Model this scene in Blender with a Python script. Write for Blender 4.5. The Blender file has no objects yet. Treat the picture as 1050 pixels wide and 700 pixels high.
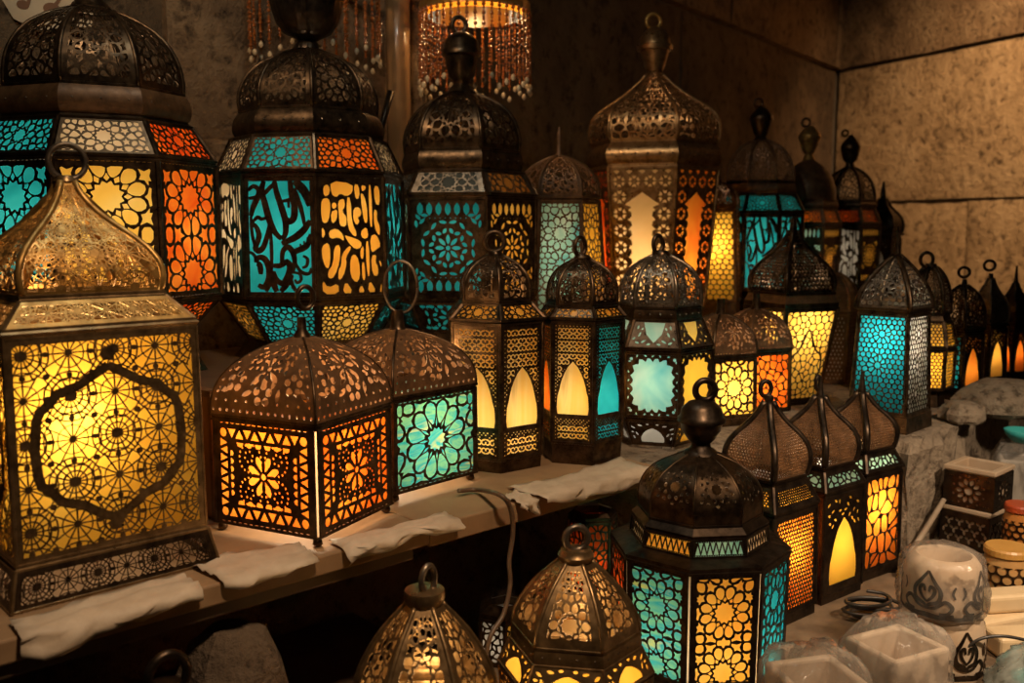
import bpy, math, random
from mathutils import Vector, Matrix
from mathutils.geometry import delaunay_2d_cdt
PI = math.pi
sc = bpy.context.scene
COL = sc.collection
rnd = random.Random(7)

# ------------------------------------------------------------------ camera
EYE = Vector((0.0, 0.0, 1.55)); FPX = 950.0; PITCH = math.radians(6.9)
cam_d = bpy.data.cameras.new('camera'); cam = bpy.data.objects.new('camera', cam_d); COL.objects.link(cam)
cam.location = EYE; cam.rotation_euler = (PI/2 - PITCH, 0, 0)
cam_d.sensor_width = 36; cam_d.lens = 36*FPX/1050; cam_d.clip_start = 0.02
cam_d.dof.use_dof = True; cam_d.dof.focus_distance = 1.6; cam_d.dof.aperture_fstop = 4.5
sc.camera = cam
sc.view_settings.view_transform = 'Standard'; sc.view_settings.look = 'None'
sc.view_settings.exposure = 0.0; sc.view_settings.gamma = 1.0; sc.view_settings.use_curve_mapping = False

cp, sp = math.cos(PITCH), math.sin(PITCH)
def ray(px, py):
    a = (px-525)/FPX; b = (350-py)/FPX
    return Vector((a, cp + b*sp, -sp + b*cp))
def at_z(px, py, z):
    d = ray(px, py); return EYE + d*((z-EYE.z)/d.z)
def at_y(px, py, y):
    d = ray(px, py); return EYE + d*(y/d.y)
def depth_of(p):
    q = p-EYE; return q.y*cp - q.z*sp

# ------------------------------------------------------------------ mesh helpers
class MB:
    def __init__(s): s.v = []; s.f = []
    def add(s, vs, fs):
        b = len(s.v); s.v += [tuple(v) for v in vs]; s.f += [tuple(i+b for i in f) for f in fs]
    def box(s, lo, hi):
        x0,y0,z0 = lo; x1,y1,z1 = hi
        s.add([(x0,y0,z0),(x1,y0,z0),(x1,y1,z0),(x0,y1,z0),(x0,y0,z1),(x1,y0,z1),(x1,y1,z1),(x0,y1,z1)],
              [(3,2,1,0),(4,5,6,7),(0,1,5,4),(1,2,6,5),(2,3,7,6),(3,0,4,7)])
    def rings(s, rs, close_bottom=False, close_top=False):
        n = len(rs[0]); vs = [p for r in rs for p in r]; fs = []
        for i in range(len(rs)-1):
            for k in range(n):
                k2 = (k+1) % n
                fs.append((i*n+k, i*n+k2, (i+1)*n+k2, (i+1)*n+k))
        if close_bottom: fs.append(tuple(reversed(range(n))))
        if close_top: fs.append(tuple((len(rs)-1)*n+k for k in range(n)))
        s.add(vs, fs)
    def lathe(s, prof, n=28, off=0.5, cb=False, ct=False, flute=0, famp=0.0, cx=0, cy=0):
        rs = []
        for z, r in prof:
            rs.append([(cx + r*(1+famp*math.cos(flute*2*PI*(k+off)/n))*math.cos(2*PI*(k+off)/n),
                        cy + r*(1+famp*math.cos(flute*2*PI*(k+off)/n))*math.sin(2*PI*(k+off)/n), z) for k in range(n)])
        s.rings(rs, cb, ct)
    def tube(s, pts, r, n=6, closed=False, taper=None, flat=1.0):
        pts = [Vector(p) for p in pts]; m = len(pts); rs = []
        prev = None
        for i, p in enumerate(pts):
            if closed: t = pts[(i+1) % m]-pts[i-1]
            else: t = pts[min(i+1, m-1)]-pts[max(i-1, 0)]
            if t.length < 1e-9: t = Vector((0,0,1))
            t.normalize()
            if prev is None:
                a = Vector((0,0,1)) if abs(t.z) < .9 else Vector((1,0,0))
                u = t.cross(a).normalized()
            else:
                u = prev - t*prev.dot(t)
                u = u.normalized() if u.length > 1e-6 else t.orthogonal().normalized()
            prev = u; w = t.cross(u)
            rr = r if taper is None else r*taper[i]
            rs.append([p + u*(rr*math.cos(2*PI*k/n)) + w*(rr*flat*math.sin(2*PI*k/n)) for k in range(n)])
        if closed: rs.append(rs[0])
        s.rings(rs, not closed, not closed)
    def build(s, name, mat, parent=None, smooth=False, loc=None, rotz=0):
        me = bpy.data.meshes.new(name); me.from_pydata(s.v, [], s.f); me.update()
        if smooth:
            me.polygons.foreach_set('use_smooth', [True]*len(me.polygons))
        o = bpy.data.objects.new(name, me); COL.objects.link(o)
        if mat: me.materials.append(mat)
        if parent: o.parent = parent
        if loc is not None: o.location = loc
        if rotz: o.rotation_euler = (0,0,rotz)
        return o
def sharpen(o, ang=35):
    o.data.polygons.foreach_set('use_smooth', [True]*len(o.data.polygons))
    o.data.set_sharp_from_angle(angle=math.radians(ang)); return o
def tag(o, label, cat, group=None, kind=None):
    o['label'] = label; o['category'] = cat
    if group: o['group'] = group
    if kind: o['kind'] = kind
    return o
def empty(name, loc, rz=0):
    o = bpy.data.objects.new(name, None); COL.objects.link(o)
    o.location = loc; o.rotation_euler = (0,0,rz); o.empty_display_size = .05; return o
def struct(o): o['kind'] = 'structure'; return o

# ------------------------------------------------------------------ materials
def newmat(name):
    m = bpy.data.materials.new(name); m.use_nodes = True
    nt = m.node_tree; nt.nodes.clear()
    out = nt.nodes.new('ShaderNodeOutputMaterial')
    return m, nt, out
def N(nt, typ, **kw):
    n = nt.nodes.new(typ)
    for k, v in kw.items():
        if k == 'inp':
            for a, b in v.items(): n.inputs[a].default_value = b
        else: setattr(n, k, v)
    return n
def ramp(nt, cols, fac):
    r = N(nt, 'ShaderNodeValToRGB'); e = r.color_ramp.elements
    while len(e) < len(cols): e.new(.5)
    for i, (p, c) in enumerate(cols): e[i].position = p; e[i].color = (*c, 1)
    nt.links.new(fac, r.inputs[0]); return r.outputs[0]
def noise(nt, scale, detail=4, rough=.6, vec=None, dist=0):
    n = N(nt, 'ShaderNodeTexNoise', inp={'Scale': scale, 'Detail': detail, 'Roughness': rough, 'Distortion': dist})
    if vec is None:
        tc = N(nt, 'ShaderNodeTexCoord'); vec = tc.outputs['Object']
    nt.links.new(vec, n.inputs['Vector']); return n.outputs['Fac']
def metal(name, c1, c2, rough=.36, metallic=.9, sc_=38, bump=.15):
    m, nt, out = newmat(name)
    p = N(nt, 'ShaderNodeBsdfPrincipled', inp={'Metallic': metallic})
    f = noise(nt, sc_, 5, .65)
    nt.links.new(ramp(nt, [(.35, c1), (.68, c2)], f), p.inputs['Base Color'])
    r = N(nt, 'ShaderNodeMapRange', inp={'From Min': .3, 'From Max': .7, 'To Min': rough-.08, 'To Max': rough+.14})
    f2 = noise(nt, sc_*2.3, 4, .6)
    nt.links.new(f2, r.inputs[0]); nt.links.new(r.outputs[0], p.inputs['Roughness'])
    if bump:
        b = N(nt, 'ShaderNodeBump', inp={'Strength': bump, 'Distance': .0015})
        nt.links.new(noise(nt, sc_*1.7, 3, .5), b.inputs['Height']); nt.links.new(b.outputs[0], p.inputs['Normal'])
    nt.links.new(p.outputs[0], out.inputs[0]); return m
def glass(name, cols, scale=9, stretch=(1,1,1), dist=.6):
    m, nt, out = newmat(name)
    tc = N(nt, 'ShaderNodeTexCoord'); mp = N(nt, 'ShaderNodeMapping'); mp.inputs['Scale'].default_value = stretch
    nt.links.new(tc.outputs['Object'], mp.inputs['Vector'])
    f = noise(nt, scale, 3, .55, mp.outputs[0], dist)
    n = len(cols); st = [(.3+.4*i/max(1, n-1), c) for i, c in enumerate(cols)]
    c = ramp(nt, st, f)
    t = N(nt, 'ShaderNodeBsdfTranslucent'); nt.links.new(c, t.inputs['Color'])
    d = N(nt, 'ShaderNodeBsdfDiffuse'); nt.links.new(c, d.inputs['Color'])
    g = N(nt, 'ShaderNodeBsdfGlossy', inp={'Roughness': .2, 'Color': (1,1,1,1)})
    mx = N(nt, 'ShaderNodeMixShader', inp={'Fac': .12}); nt.links.new(t.outputs[0], mx.inputs[1]); nt.links.new(d.outputs[0], mx.inputs[2])
    lw = N(nt, 'ShaderNodeFresnel', inp={'IOR': 1.35})
    m2 = N(nt, 'ShaderNodeMixShader'); nt.links.new(lw.outputs[0], m2.inputs[0]); nt.links.new(mx.outputs[0], m2.inputs[1]); nt.links.new(g.outputs[0], m2.inputs[2])
    nt.links.new(m2.outputs[0], out.inputs[0]); return m
def plain(name, c1, c2, rough=.7, scale=12, bump=.3, bd=.004, metallic=0, sss=0, trans=0, stretch=(1,1,1)):
    m, nt, out = newmat(name)
    tc = N(nt, 'ShaderNodeTexCoord'); mp = N(nt, 'ShaderNodeMapping'); mp.inputs['Scale'].default_value = stretch
    nt.links.new(tc.outputs['Object'], mp.inputs['Vector'])
    p = N(nt, 'ShaderNodeBsdfPrincipled', inp={'Roughness': rough, 'Metallic': metallic})
    f = noise(nt, scale, 6, .65, mp.outputs[0])
    nt.links.new(ramp(nt, [(.3, c1), (.7, c2)], f), p.inputs['Base Color'])
    if bump:
        b = N(nt, 'ShaderNodeBump', inp={'Strength': bump, 'Distance': bd})
        nt.links.new(f, b.inputs['Height']); nt.links.new(b.outputs[0], p.inputs['Normal'])
    sh = p.outputs[0]
    if trans:
        t = N(nt, 'ShaderNodeBsdfTranslucent'); t.inputs['Color'].default_value = (*c2, 1)
        mx = N(nt, 'ShaderNodeMixShader', inp={'Fac': trans}); nt.links.new(sh, mx.inputs[1]); nt.links.new(t.outputs[0], mx.inputs[2]); sh = mx.outputs[0]
    nt.links.new(sh, out.inputs[0]); return m
def stone(name, c1, c2, c3, scale=3.0, bump=.7):
    m, nt, out = newmat(name)
    tc = N(nt, 'ShaderNodeTexCoord'); v = tc.outputs['Object']
    p = N(nt, 'ShaderNodeBsdfPrincipled', inp={'Roughness': .9})
    a = noise(nt, scale, 8, .68, v); b = noise(nt, scale*7, 6, .7, v)
    base = ramp(nt, [(.28, c1), (.5, c2), (.75, c3)], a)
    pit = ramp(nt, [(.34, (.16,.13,.10)), (.47, (.9,.88,.86)), (.6, (1,1,1))], b)
    mx = N(nt, 'ShaderNodeMixRGB', blend_type='MULTIPLY', inp={'Fac': .9}); nt.links.new(base, mx.inputs[1]); nt.links.new(pit, mx.inputs[2])
    nt.links.new(mx.outputs[0], p.inputs['Base Color'])
    mul = N(nt, 'ShaderNodeMath', operation='ADD'); nt.links.new(a, mul.inputs[0]); nt.links.new(b, mul.inputs[1])
    bm = N(nt, 'ShaderNodeBump', inp={'Strength': bump, 'Distance': .02}); nt.links.new(mul.outputs[0], bm.inputs['Height']); nt.links.new(bm.outputs[0], p.inputs['Normal'])
    nt.links.new(p.outputs[0], out.inputs[0]); return m

M = {}
M['dark'] = metal('dark_bronze', (.032,.021,.013), (.145,.09,.05), .34, .92)
M['black'] = metal('blackened_iron', (.022,.016,.012), (.085,.058,.038), .36, .9)
M['pewter'] = metal('dull_pewter', (.09,.07,.052), (.30,.235,.17), .33, .85)
M['brass'] = metal('aged_brass', (.26,.14,.035), (.58,.34,.10), .36, .65)
M['copper'] = metal('rubbed_copper', (.22,.115,.045), (.50,.30,.14), .32, .85)
M['rust'] = metal('rusty_brown_sheet', (.085,.042,.018), (.21,.105,.045), .45, .35)
M['olive'] = metal('warm_bronze', (.14,.085,.038), (.35,.225,.105), .34, .8)
G = {}
G['teal'] = glass('teal_glass', [(.012,.35,.42), (.022,.47,.55), (.045,.58,.64)])
G['tealgreen'] = glass('teal_green_glass', [(.01,.34,.42), (.20,.56,.32), (.03,.42,.50), (.55,.60,.18)], 14, (.6,.6,2.2), 1.0)
G['mint'] = glass('mint_glass', [(.08,.46,.50), (.34,.66,.54), (.60,.76,.60)], 9)
G['amber'] = glass('amber_glass', [(.88,.36,.035), (.95,.46,.06), (1,.56,.11)], 8)
G['yellow'] = glass('yellow_glass', [(.95,.50,.06), (1,.62,.11), (1,.70,.20)], 8)
G['gold'] = glass('golden_glass', [(.92,.44,.035), (1,.54,.055), (1,.62,.09)], 6)
G['cream'] = glass('cream_glass', [(.72,.50,.27), (.82,.62,.38), (.88,.72,.5)], 8)
G['orange'] = glass('orange_glass', [(.85,.10,.008), (.95,.20,.015), (1,.36,.04)], 10)
G['redorange'] = glass('red_orange_glass', [(.72,.045,.006), (.88,.11,.010), (.95,.24,.02)], 10)
G['fire'] = glass('flame_glass', [(.85,.13,.012), (.97,.28,.025), (1,.48,.07)], 7, (1,1,.6))
G['marble'] = glass('marbled_yellow_glass', [(.92,.40,.04), (1,.56,.11), (1,.66,.22), (.72,.44,.14)], 7, (2.2,2.2,.5), 1.2)
G['pale'] = glass('pale_grey_glass', [(.40,.34,.25), (.58,.52,.42), (.70,.66,.55)], 9)
G['white'] = glass('frosted_white_glass', [(.5,.46,.42), (.62,.58,.52), (.74,.70,.64)], 9)
G['peach'] = glass('peach_glass', [(.85,.50,.17), (.95,.58,.22), (1,.66,.3)], 5)
G['dimmed'] = glass('dimmed_glass', [(.05,.05,.045), (.08,.085,.075), (.10,.10,.09)], 9)  # lack of glow in shoulder panes put into a darker glass colour
G['dimmed_amber'] = glass('dimmed_amber_glass', [(.30,.09,.01), (.36,.13,.02), (.4,.16,.03)], 9)
# ------------------------------------------------------------------ pierced-sheet patterns (all in metres inside a W x H panel)
def clip_half(poly, nx, ny, c):
    out = []; n = len(poly)
    for i in range(n):
        a = poly[i]; b = poly[(i+1) % n]
        da = nx*a[0]+ny*a[1]-c; db = nx*b[0]+ny*b[1]-c
        if da <= 0: out.append(a)
        if (da < 0 < db) or (db < 0 < da):
            t = da/(da-db); out.append((a[0]+(b[0]-a[0])*t, a[1]+(b[1]-a[1])*t))
    return out
def area(p): return .5*sum(p[i-1][0]*p[i][1]-p[i][0]*p[i-1][1] for i in range(len(p)))
def cells(seeds, rect, gap, wt=None):
    x0,y0,x1,y1 = rect; res = []
    for i, (x, y) in enumerate(seeds):
        near = sorted((( (q[0]-x)**2+(q[1]-y)**2), j) for j, q in enumerate(seeds) if j != i)[:26]
        poly = [(x0,y0),(x1,y0),(x1,y1),(x0,y1)]
        for d2, j in near:
            d = math.sqrt(d2)
            if d < 1e-9: continue
            nx, ny = (seeds[j][0]-x)/d, (seeds[j][1]-y)/d
            off = d/2 if wt is None else (d2+wt[i]-wt[j])/(2*d)
            poly = clip_half(poly, nx, ny, nx*x+ny*y + off - gap/2)
            if len(poly) < 3: break
        res.append(poly if len(poly) >= 3 else None)
    return res
def dedupe(p, eps=2e-4):
    out = []
    for q in p:
        if not out or abs(q[0]-out[-1][0])+abs(q[1]-out[-1][1]) > eps: out.append(q)
    while len(out) > 1 and abs(out[0][0]-out[-1][0])+abs(out[0][1]-out[-1][1]) <= eps: out.pop()
    return out
def chaikin(p, n=1):
    for _ in range(n):
        q = []
        for i in range(len(p)):
            a = p[i]; b = p[(i+1) % len(p)]
            q += [(a[0]*.75+b[0]*.25, a[1]*.75+b[1]*.25), (a[0]*.25+b[0]*.75, a[1]*.25+b[1]*.75)]
        p = q
    return p
def inrect(p, r): return all(r[0] <= x <= r[2] and r[1] <= y <= r[3] for x, y in p)
def circle(cx, cy, r, n=8, ry=None, a=0):
    ry = ry or r; ca, sa = math.cos(a), math.sin(a)
    o = []
    for k in range(n):
        x, y = r*math.cos(2*PI*k/n), ry*math.sin(2*PI*k/n); o.append((cx+x*ca-y*sa, cy+x*sa+y*ca))
    return o
def vesica(cx, cy, l, w, a):
    ca, sa = math.cos(a), math.sin(a); o = []
    for t, ww in ((-1,0),(-.5,.8),(0,1),(.5,.8),(1,0),(.5,-.8),(0,-1),(-.5,-.8)):
        x, y = t*l, ww*w; o.append((cx+x*ca-y*sa, cy+x*sa+y*ca))
    return o
def star(cx, cy, ro, ri, n, a=0):
    return [(cx+(ro if k % 2 == 0 else ri)*math.cos(a+PI*k/n), cy+(ro if k % 2 == 0 else ri)*math.sin(a+PI*k/n)) for k in range(2*n)]
def stroke_poly(pts, ws):
    L = []; R = []
    for i, p in enumerate(pts):
        a = pts[max(0,i-1)]; b = pts[min(len(pts)-1,i+1)]
        tx, ty = b[0]-a[0], b[1]-a[1]; l = math.hypot(tx, ty) or 1
        nx, ny = -ty/l, tx/l; w = ws[i]/2
        L.append((p[0]+nx*w, p[1]+ny*w)); R.append((p[0]-nx*w, p[1]-ny*w))
    return L, R
def smooth_line(pts, sub=4):
    if len(pts) < 3: return list(pts)
    out = []; P = [pts[0]]+list(pts)+[pts[-1]]
    for i in range(1, len(P)-2):
        p0,p1,p2,p3 = P[i-1],P[i],P[i+1],P[i+2]
        for k in range(sub):
            t = k/sub; t2 = t*t; t3 = t2*t
            out.append(tuple(.5*((2*p1[j])+(-p0[j]+p2[j])*t+(2*p0[j]-5*p1[j]+4*p2[j]-p3[j])*t2+(-p0[j]+3*p1[j]-3*p2[j]+p3[j])*t3) for j in range(2)))
    out.append(tuple(pts[-1])); return out

def rosette(centers, R, NN=10, gap=.0035, border=.06, fill=.34, rounding=1, by=None, cs=.40):
    """star, kites, petals and small stars round each centre; centres in fractions of W and H, R in fractions of W"""
    def f(W, H):
        b = border*W; by_ = (by*W if by is not None else b); rect = (b, by_, W-b, H-by_); RR = .92*R*W
        cen = [(cx*W, cy*H) for cx, cy in centers]; holes = []; seeds = []; kind = []; sn = math.sin(PI/NN)
        def put(x, y, k, mind):
            if not (-.3*W < x < 1.3*W and -.3*W < y < H+.3*W): return
            for q in seeds:
                if (q[0]-x)**2+(q[1]-y)**2 < mind*mind: return
            seeds.append((x, y)); kind.append(k)
        def add(p, convex=True):
            if not inrect(p, rect):
                if not convex: return
                for nx, ny, cc in ((-1,0,-rect[0]),(1,0,rect[2]),(0,-1,-rect[1]),(0,1,rect[3])):
                    p = clip_half(p, nx, ny, cc)
                    if len(p) < 3: return
            p = dedupe(p)
            if len(p) > 2 and abs(area(p)) > .5*gap*gap: holes.append(p if area(p) > 0 else p[::-1])
        def loc(cx, cy, a, pts): return [(cx+x*math.cos(a)-y*math.sin(a), cy+x*math.sin(a)+y*math.cos(a)) for x, y in pts]
        for i, (cx, cy) in enumerate(cen): put(cx, cy, ('c', i), 0)
        for rr, off, k_, md in ((.72, .5, 'p', .18), (1.07, 0, 's', .20), (1.30, .5, 'o', .24)):
            for i, (cx, cy) in enumerate(cen):
                for k in range(NN):
                    a = 2*PI*(k+off)/NN+PI/2; xx, yy = cx+rr*RR*math.cos(a), cy+rr*RR*math.sin(a)
                    if k_ == 'p' or all(math.hypot(xx-c[0], yy-c[1]) > .98*RR for c in cen): put(xx, yy, (k_, i, a), md*RR)
        st = fill*RR; j = 0; y = H/2 % (st*.866) - 2*st
        while y < H+2*st:
            for q in range(-30, 31): 
                xx = W/2+(q+(.5 if j % 2 else 0))*st
                if all(math.hypot(xx-c[0], y-c[1]) > 1.15*RR for c in cen): put(xx, y, ('f',), .27*RR)
            y += st*.866; j += 1
        t0 = cs*RR+gap*1.15; xk = .60*RR; tb = xk*sn/max(xk-t0, .02*RR); wc = ((2*.72*(cs*.98))-.72**2)*RR*RR
        for (x, y), k, c in zip(seeds, kind, cells(seeds, rect, gap, [(wc if k[0] == 'c' else 0) for k in kind])):
            if k[0] == 'c':
                add(star(x, y, cs*RR, cs*.80*RR, NN, PI/2+PI/NN))
                for q_ in range(NN):
                    a = PI/2+2*PI*q_/NN; q = cs*.80*RR+gap*1.15; e = xk-gap*.4; m = q+.42*(e-q); kw = m*sn-(m-t0)*tb-gap*.85
                    if e-q > gap*.8 and kw > gap*.2: add(loc(x, y, a, [(q,0),(m,-kw),(e,0),(m,kw)]))
                continue
            if c is None: continue
            c = dedupe(c)
            if len(c) < 3 or area(c) < gap*gap: continue
            if k[0] == 'p':
                cx, cy = cen[k[1]]; a = k[2]; ca_, sa_ = math.cos(a), math.sin(a)
                q = [((px-cx)*ca_+(py-cy)*sa_, -(px-cx)*sa_+(py-cy)*ca_) for px, py in c]
                q = clip_half(clip_half(q, -tb, 1, -tb*t0), -tb, -1, -tb*t0)
                if len(q) < 3: continue
                add(chaikin(dedupe(loc(cx, cy, a, q)), 1) if rounding else loc(cx, cy, a, q))
            elif k[0] == 's':
                mx = sum(p[0] for p in c)/len(c); my = sum(p[1] for p in c)/len(c); q = []
                for i in range(len(c)):
                    a_, b_ = c[i], c[(i+1) % len(c)]; m_ = ((a_[0]+b_[0])/2, (a_[1]+b_[1])/2)
                    l_ = math.hypot(a_[0]-b_[0], a_[1]-b_[1])
                    q.append(a_)
                    if l_ > .10*RR: q.append((mx+(m_[0]-mx)*.66, my+(m_[1]-my)*.66))
                holes.append(q)
            else: add(chaikin(c, rounding) if rounding else c)
        return dict(holes=[h if area(h) > 0 else h[::-1] for h in holes])
    return f
def crackle(nx, ny, gap=.003, border=.06, seed=1, rounding=1, jit=.38):
    def f(W, H):
        r = random.Random(seed); b = border*W; seeds = []
        for j in range(-1, ny+1):
            for i in range(-1, nx+1):
                seeds.append(((i+.5+(.25 if j % 2 else -.25)+r.uniform(-jit,jit))*W/nx, (j+.5+r.uniform(-jit,jit))*H/ny))
        hs = []
        for c in cells(seeds, (b,b,W-b,H-b), gap):
            if c:
                c = dedupe(c)
                if len(c) > 2 and area(c) > gap*gap: hs.append(chaikin(c, rounding) if rounding else c)
        return dict(holes=hs)
    return f
def honey(nx, gap=.002, border=.05, bub=()):
    def f(W, H):
        st = W/nx; b = border*W; seeds = []; bs = [(x*W, y*H) for x, y in bub]
        for bx, by in bs:
            seeds.append((bx, by))
            for k in range(10): seeds.append((bx+1.28*st*math.cos(PI*k/5), by+1.28*st*math.sin(PI*k/5)))
        j = 0; y = -st
        while y < H+st:
            for i in range(-1, int(nx)+2):
                x = (i+(.5 if j % 2 else 0))*st
                if all((x-s[0])**2+(y-s[1])**2 > (st*.62)**2 for s in seeds) and all((x-q[0])**2+(y-q[1])**2 > (1.75*st)**2 for q in bs):
                    seeds.append((x, y))
            y += st*.866; j += 1
        hs = []
        for c in cells(seeds, (b,b,W-b,H-b), gap):
            if c:
                c = dedupe(c)
                if len(c) > 2 and area(c) > .08*st*st: hs.append(chaikin(c, 1))
        return dict(holes=hs)
    return f
def daisy(cx, cy, r, n, ri=.22, wid=.8, a0=0):
    hs = [circle(cx, cy, r*ri*.72, 8)]
    for k in range(n):
        a = a0+2*PI*k/n; m = r*(1+ri)/2*1.03; l = r*(1-ri)/2*.95; w = wid*m*math.sin(PI/n)*.9
        p = []
        for t, ww in ((-1,.12),(-.4,.62),(.2,1),(.7,.85),(1,.3),(1,-.3),(.7,-.85),(.2,-1),(-.4,-.62),(-1,-.12)):
            x, y = m+t*l, ww*w; p.append((cx+x*math.cos(a)-y*math.sin(a), cy+x*math.sin(a)+y*math.cos(a)))
        hs.append(p)
    return hs
def flower_panel(W, H):
    hs = []; S = min(W, H); m = .07*S; t = .105*S
    n = 9
    def tri(u0, u1, v0, v1, flip, mp):
        a = (u0+.12*(u1-u0)); b = u1-.12*(u1-u0); c = (u0+u1)/2
        return [mp(a,v0),mp(b,v0),mp(c,v1)] if not flip else [mp(a,v1),mp(c,v0),mp(b,v1)]
    def side(L, mp):
        k = n; st = (L-2*m-2*t)/k
        for i in range(k):
            u = m+t+i*st; hs.append(dedupe(tri(u-.22*st, u+1.22*st, m+.006*S, m+t*.92, i % 2, mp)))
        kk = 6; st2 = (L-2*(m+t*1.9))/kk
        for i in range(kk):
            u = m+t*1.9+i*st2
            hs.append([mp(u+.12*st2, m+t*1.25), mp(u+.88*st2, m+t*1.25), mp(u+.80*st2, m+t*1.55), mp(u+.5*st2, m+t*1.68), mp(u+.2*st2, m+t*1.55)])
    side(W, lambda u, v: (u, v)); side(W, lambda u, v: (W-u, H-v))
    side(H, lambda u, v: (W-v, u)); side(H, lambda u, v: (v, H-u))
    for x in (m+t*.45, W-m-t*.45):
        for y in (m+t*.45, H-m-t*.45): hs.append(circle(x, y, t*.42, 8))
    cx, cy = W/2, H/2; hs += daisy(cx, cy, .20*S, 8, a0=PI/8)
    for q in range(4):
        a = PI/4+q*PI/2; ox, oy = cx+.225*S*math.cos(a), cy+.225*S*math.sin(a)
        for k in range(15):
            b = a-PI*.80+k*PI*1.6/14; hs.append(circle(ox+.135*S*math.cos(b), oy+.135*S*math.sin(b), .0135*S, 6))
        for k in range(6):
            b = a+k*PI*2/6; hs.append(circle(ox+.05*S*math.cos(b)+.025*S*math.cos(a), oy+.05*S*math.sin(b)+.025*S*math.sin(a), .013*S, 6))
    ok = []
    for h in hs:
        h = h if area(h) > 0 else h[::-1]
        ok.append(h)
    return dict(holes=ok)
def dome_flower(W, H):
    hs = []; r = .105*W
    def small(cx, cy, r):
        for k in range(5): hs.append(circle(cx+.62*r*math.cos(2*PI*k/5+.3), cy+.62*r*math.sin(2*PI*k/5+.3), r*.32, 7))
    n = 15
    for k in range(n): hs.append(circle(W*(k+.5)/n, .045*W, .013*W, 6))
    for k in range(10): hs.append(circle(W*(k+.5)/10, .12*W+.0*W, .011*W, 6))
    hs += daisy(W/2, .44*H, .16*W, 8)
    for cx, cy in ((.2,.30),(.8,.30),(.27,.58),(.73,.58),(.5,.20)): small(cx*W, cy*H, r)
    for cx, cy in ((.1,.22),(.9,.22),(.35,.2),(.65,.2),(.12,.42),(.88,.42),(.3,.44),(.7,.44),(.42,.66),(.58,.66),(.15,.72),(.85,.72),(.4,.3),(.6,.3)):
        hs.append(vesica(cx*W, cy*H, .055*W, .022*W, (cx-.5)*3+.9))
    for k in range(7):
        y = (.2+.1*k)*H
        for x in (.055, .945): hs.append(circle(x*W, y, .014*W, 6))
    for k in range(5): hs.append(circle((.22+.14*k)*W, .80*H, .017*W, 6))
    small(.5*W, .72*H, r*.8)
    return dict(holes=hs)
def cscroll(cx, cy, s, mirror, up=1):
    pts = []
    for k in range(15):
        t = k/14; a = -PI*.55+t*PI*1.75; r = s*(.52-.30*t)
        pts.append((r*math.cos(a)+.30*s, r*math.sin(a)+.02*s))
    pts = [(.04*s, -.62*s)]+pts
    pts = [((-x if mirror else x)+cx, y*up+cy) for x, y in pts]
    ws = [.18*s]+[.30*s*(1-.35*k/14) for k in range(15)]
    L, R = stroke_poly(pts, ws); p = L+R[::-1]
    return dedupe(p if area(p) > 0 else p[::-1], 1e-4)
def arch_poly(cx, y0, hw, h, n=9, bulge=1.06):
    R = [(cx+hw*(bulge if 0 < t < .4 else 1)*(1-t**2.6)**.8*(1 if t > 0 else 1), y0+h*t) for t in [k/n for k in range(n)]]
    Lx = [(2*cx-x, y) for x, y in R]
    return R+[(cx, y0+h)]+Lx[::-1]
def scroll_arch(W, H):
    hs = []; b = .09*W
    a = arch_poly(W/2, .24*H, .36*W, .44*H); hs.append(a)
    rect = (b*.8, b*.8, W-b*.8, H-b*.8); s = .115*W
    def clear(p):
        for x, y in p:
            if not (rect[0] <= x <= rect[2] and rect[1] <= y <= rect[3]): return False
            if y > .215*H and y < .70*H:
                t = max(0, (y-.24*H)/(.44*H))
                if t < 1:
                    w = .36*W*1.06*(1-t**2.6)**.8+.018*W
                    if abs(x-W/2) < w: return False
        return True
    j = 0; y = b+.75*s
    while y < H-b-.4*s:
        for i in range(-3, 4):
            cx = W/2+i*s*1.56
            for mir in (0, 1):
                p = cscroll(cx, y, s, mir, 1 if j % 2 == 0 else -1)
                if clear(p): hs.append(p)
            d = vesica(cx+.78*s, y, .0+.30*s, .11*s, PI/2)
            if clear(d) : hs.append(d)
        y += s*1.30; j += 1
        if .16*H < y < .24*H and j == 2: y = .30*H
    x = rect[0]+.02*W; st = .042*W
    while x < rect[2]:
        y = rect[1]+.02*W
        while y < rect[3]:
            c_ = circle(x, y, .0145*W, 6)
            if clear(c_) and all((q[0]-x)**2+(q[1]-y)**2 > (.032*W)**2 for h in hs[1:] for q in h): hs.append(c_)
            y += st
        x += st
    return dict(holes=hs)
def leaf_open(W, H):
    hs = []; n = 56; cx, cy = W/2, H/2; p = []
    for k in range(n):
        a = 2*PI*k/n; c, s_ = math.cos(a), math.sin(a)
        r = 1/((abs(c)/.385)**3.4+(abs(s_)/(.405))**3.4)**(1/3.4)*(1+.085*math.cos(18*a))
        p.append((cx+r*c*W, cy+r*s_*H))
    hs.append(p)
    b = .05*W
    for k in range(22):
        a = 2*PI*(k+.5)/22; c, s_ = math.cos(a), math.sin(a)
        r = 1/((abs(c)/.452)**6+(abs(s_)/.462)**6)**(1/6)
        x, y = cx+r*c*W, cy+r*s_*H
        hs.append(vesica(x, y, .030*W, .014*W, a+PI/2+(.7 if k % 2 else -.7)))
    for x in (.1,.9):
        for y in (.09,.91): hs.append(circle(x*W, y*H, .03*W, 7))
    return dict(holes=hs)
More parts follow.
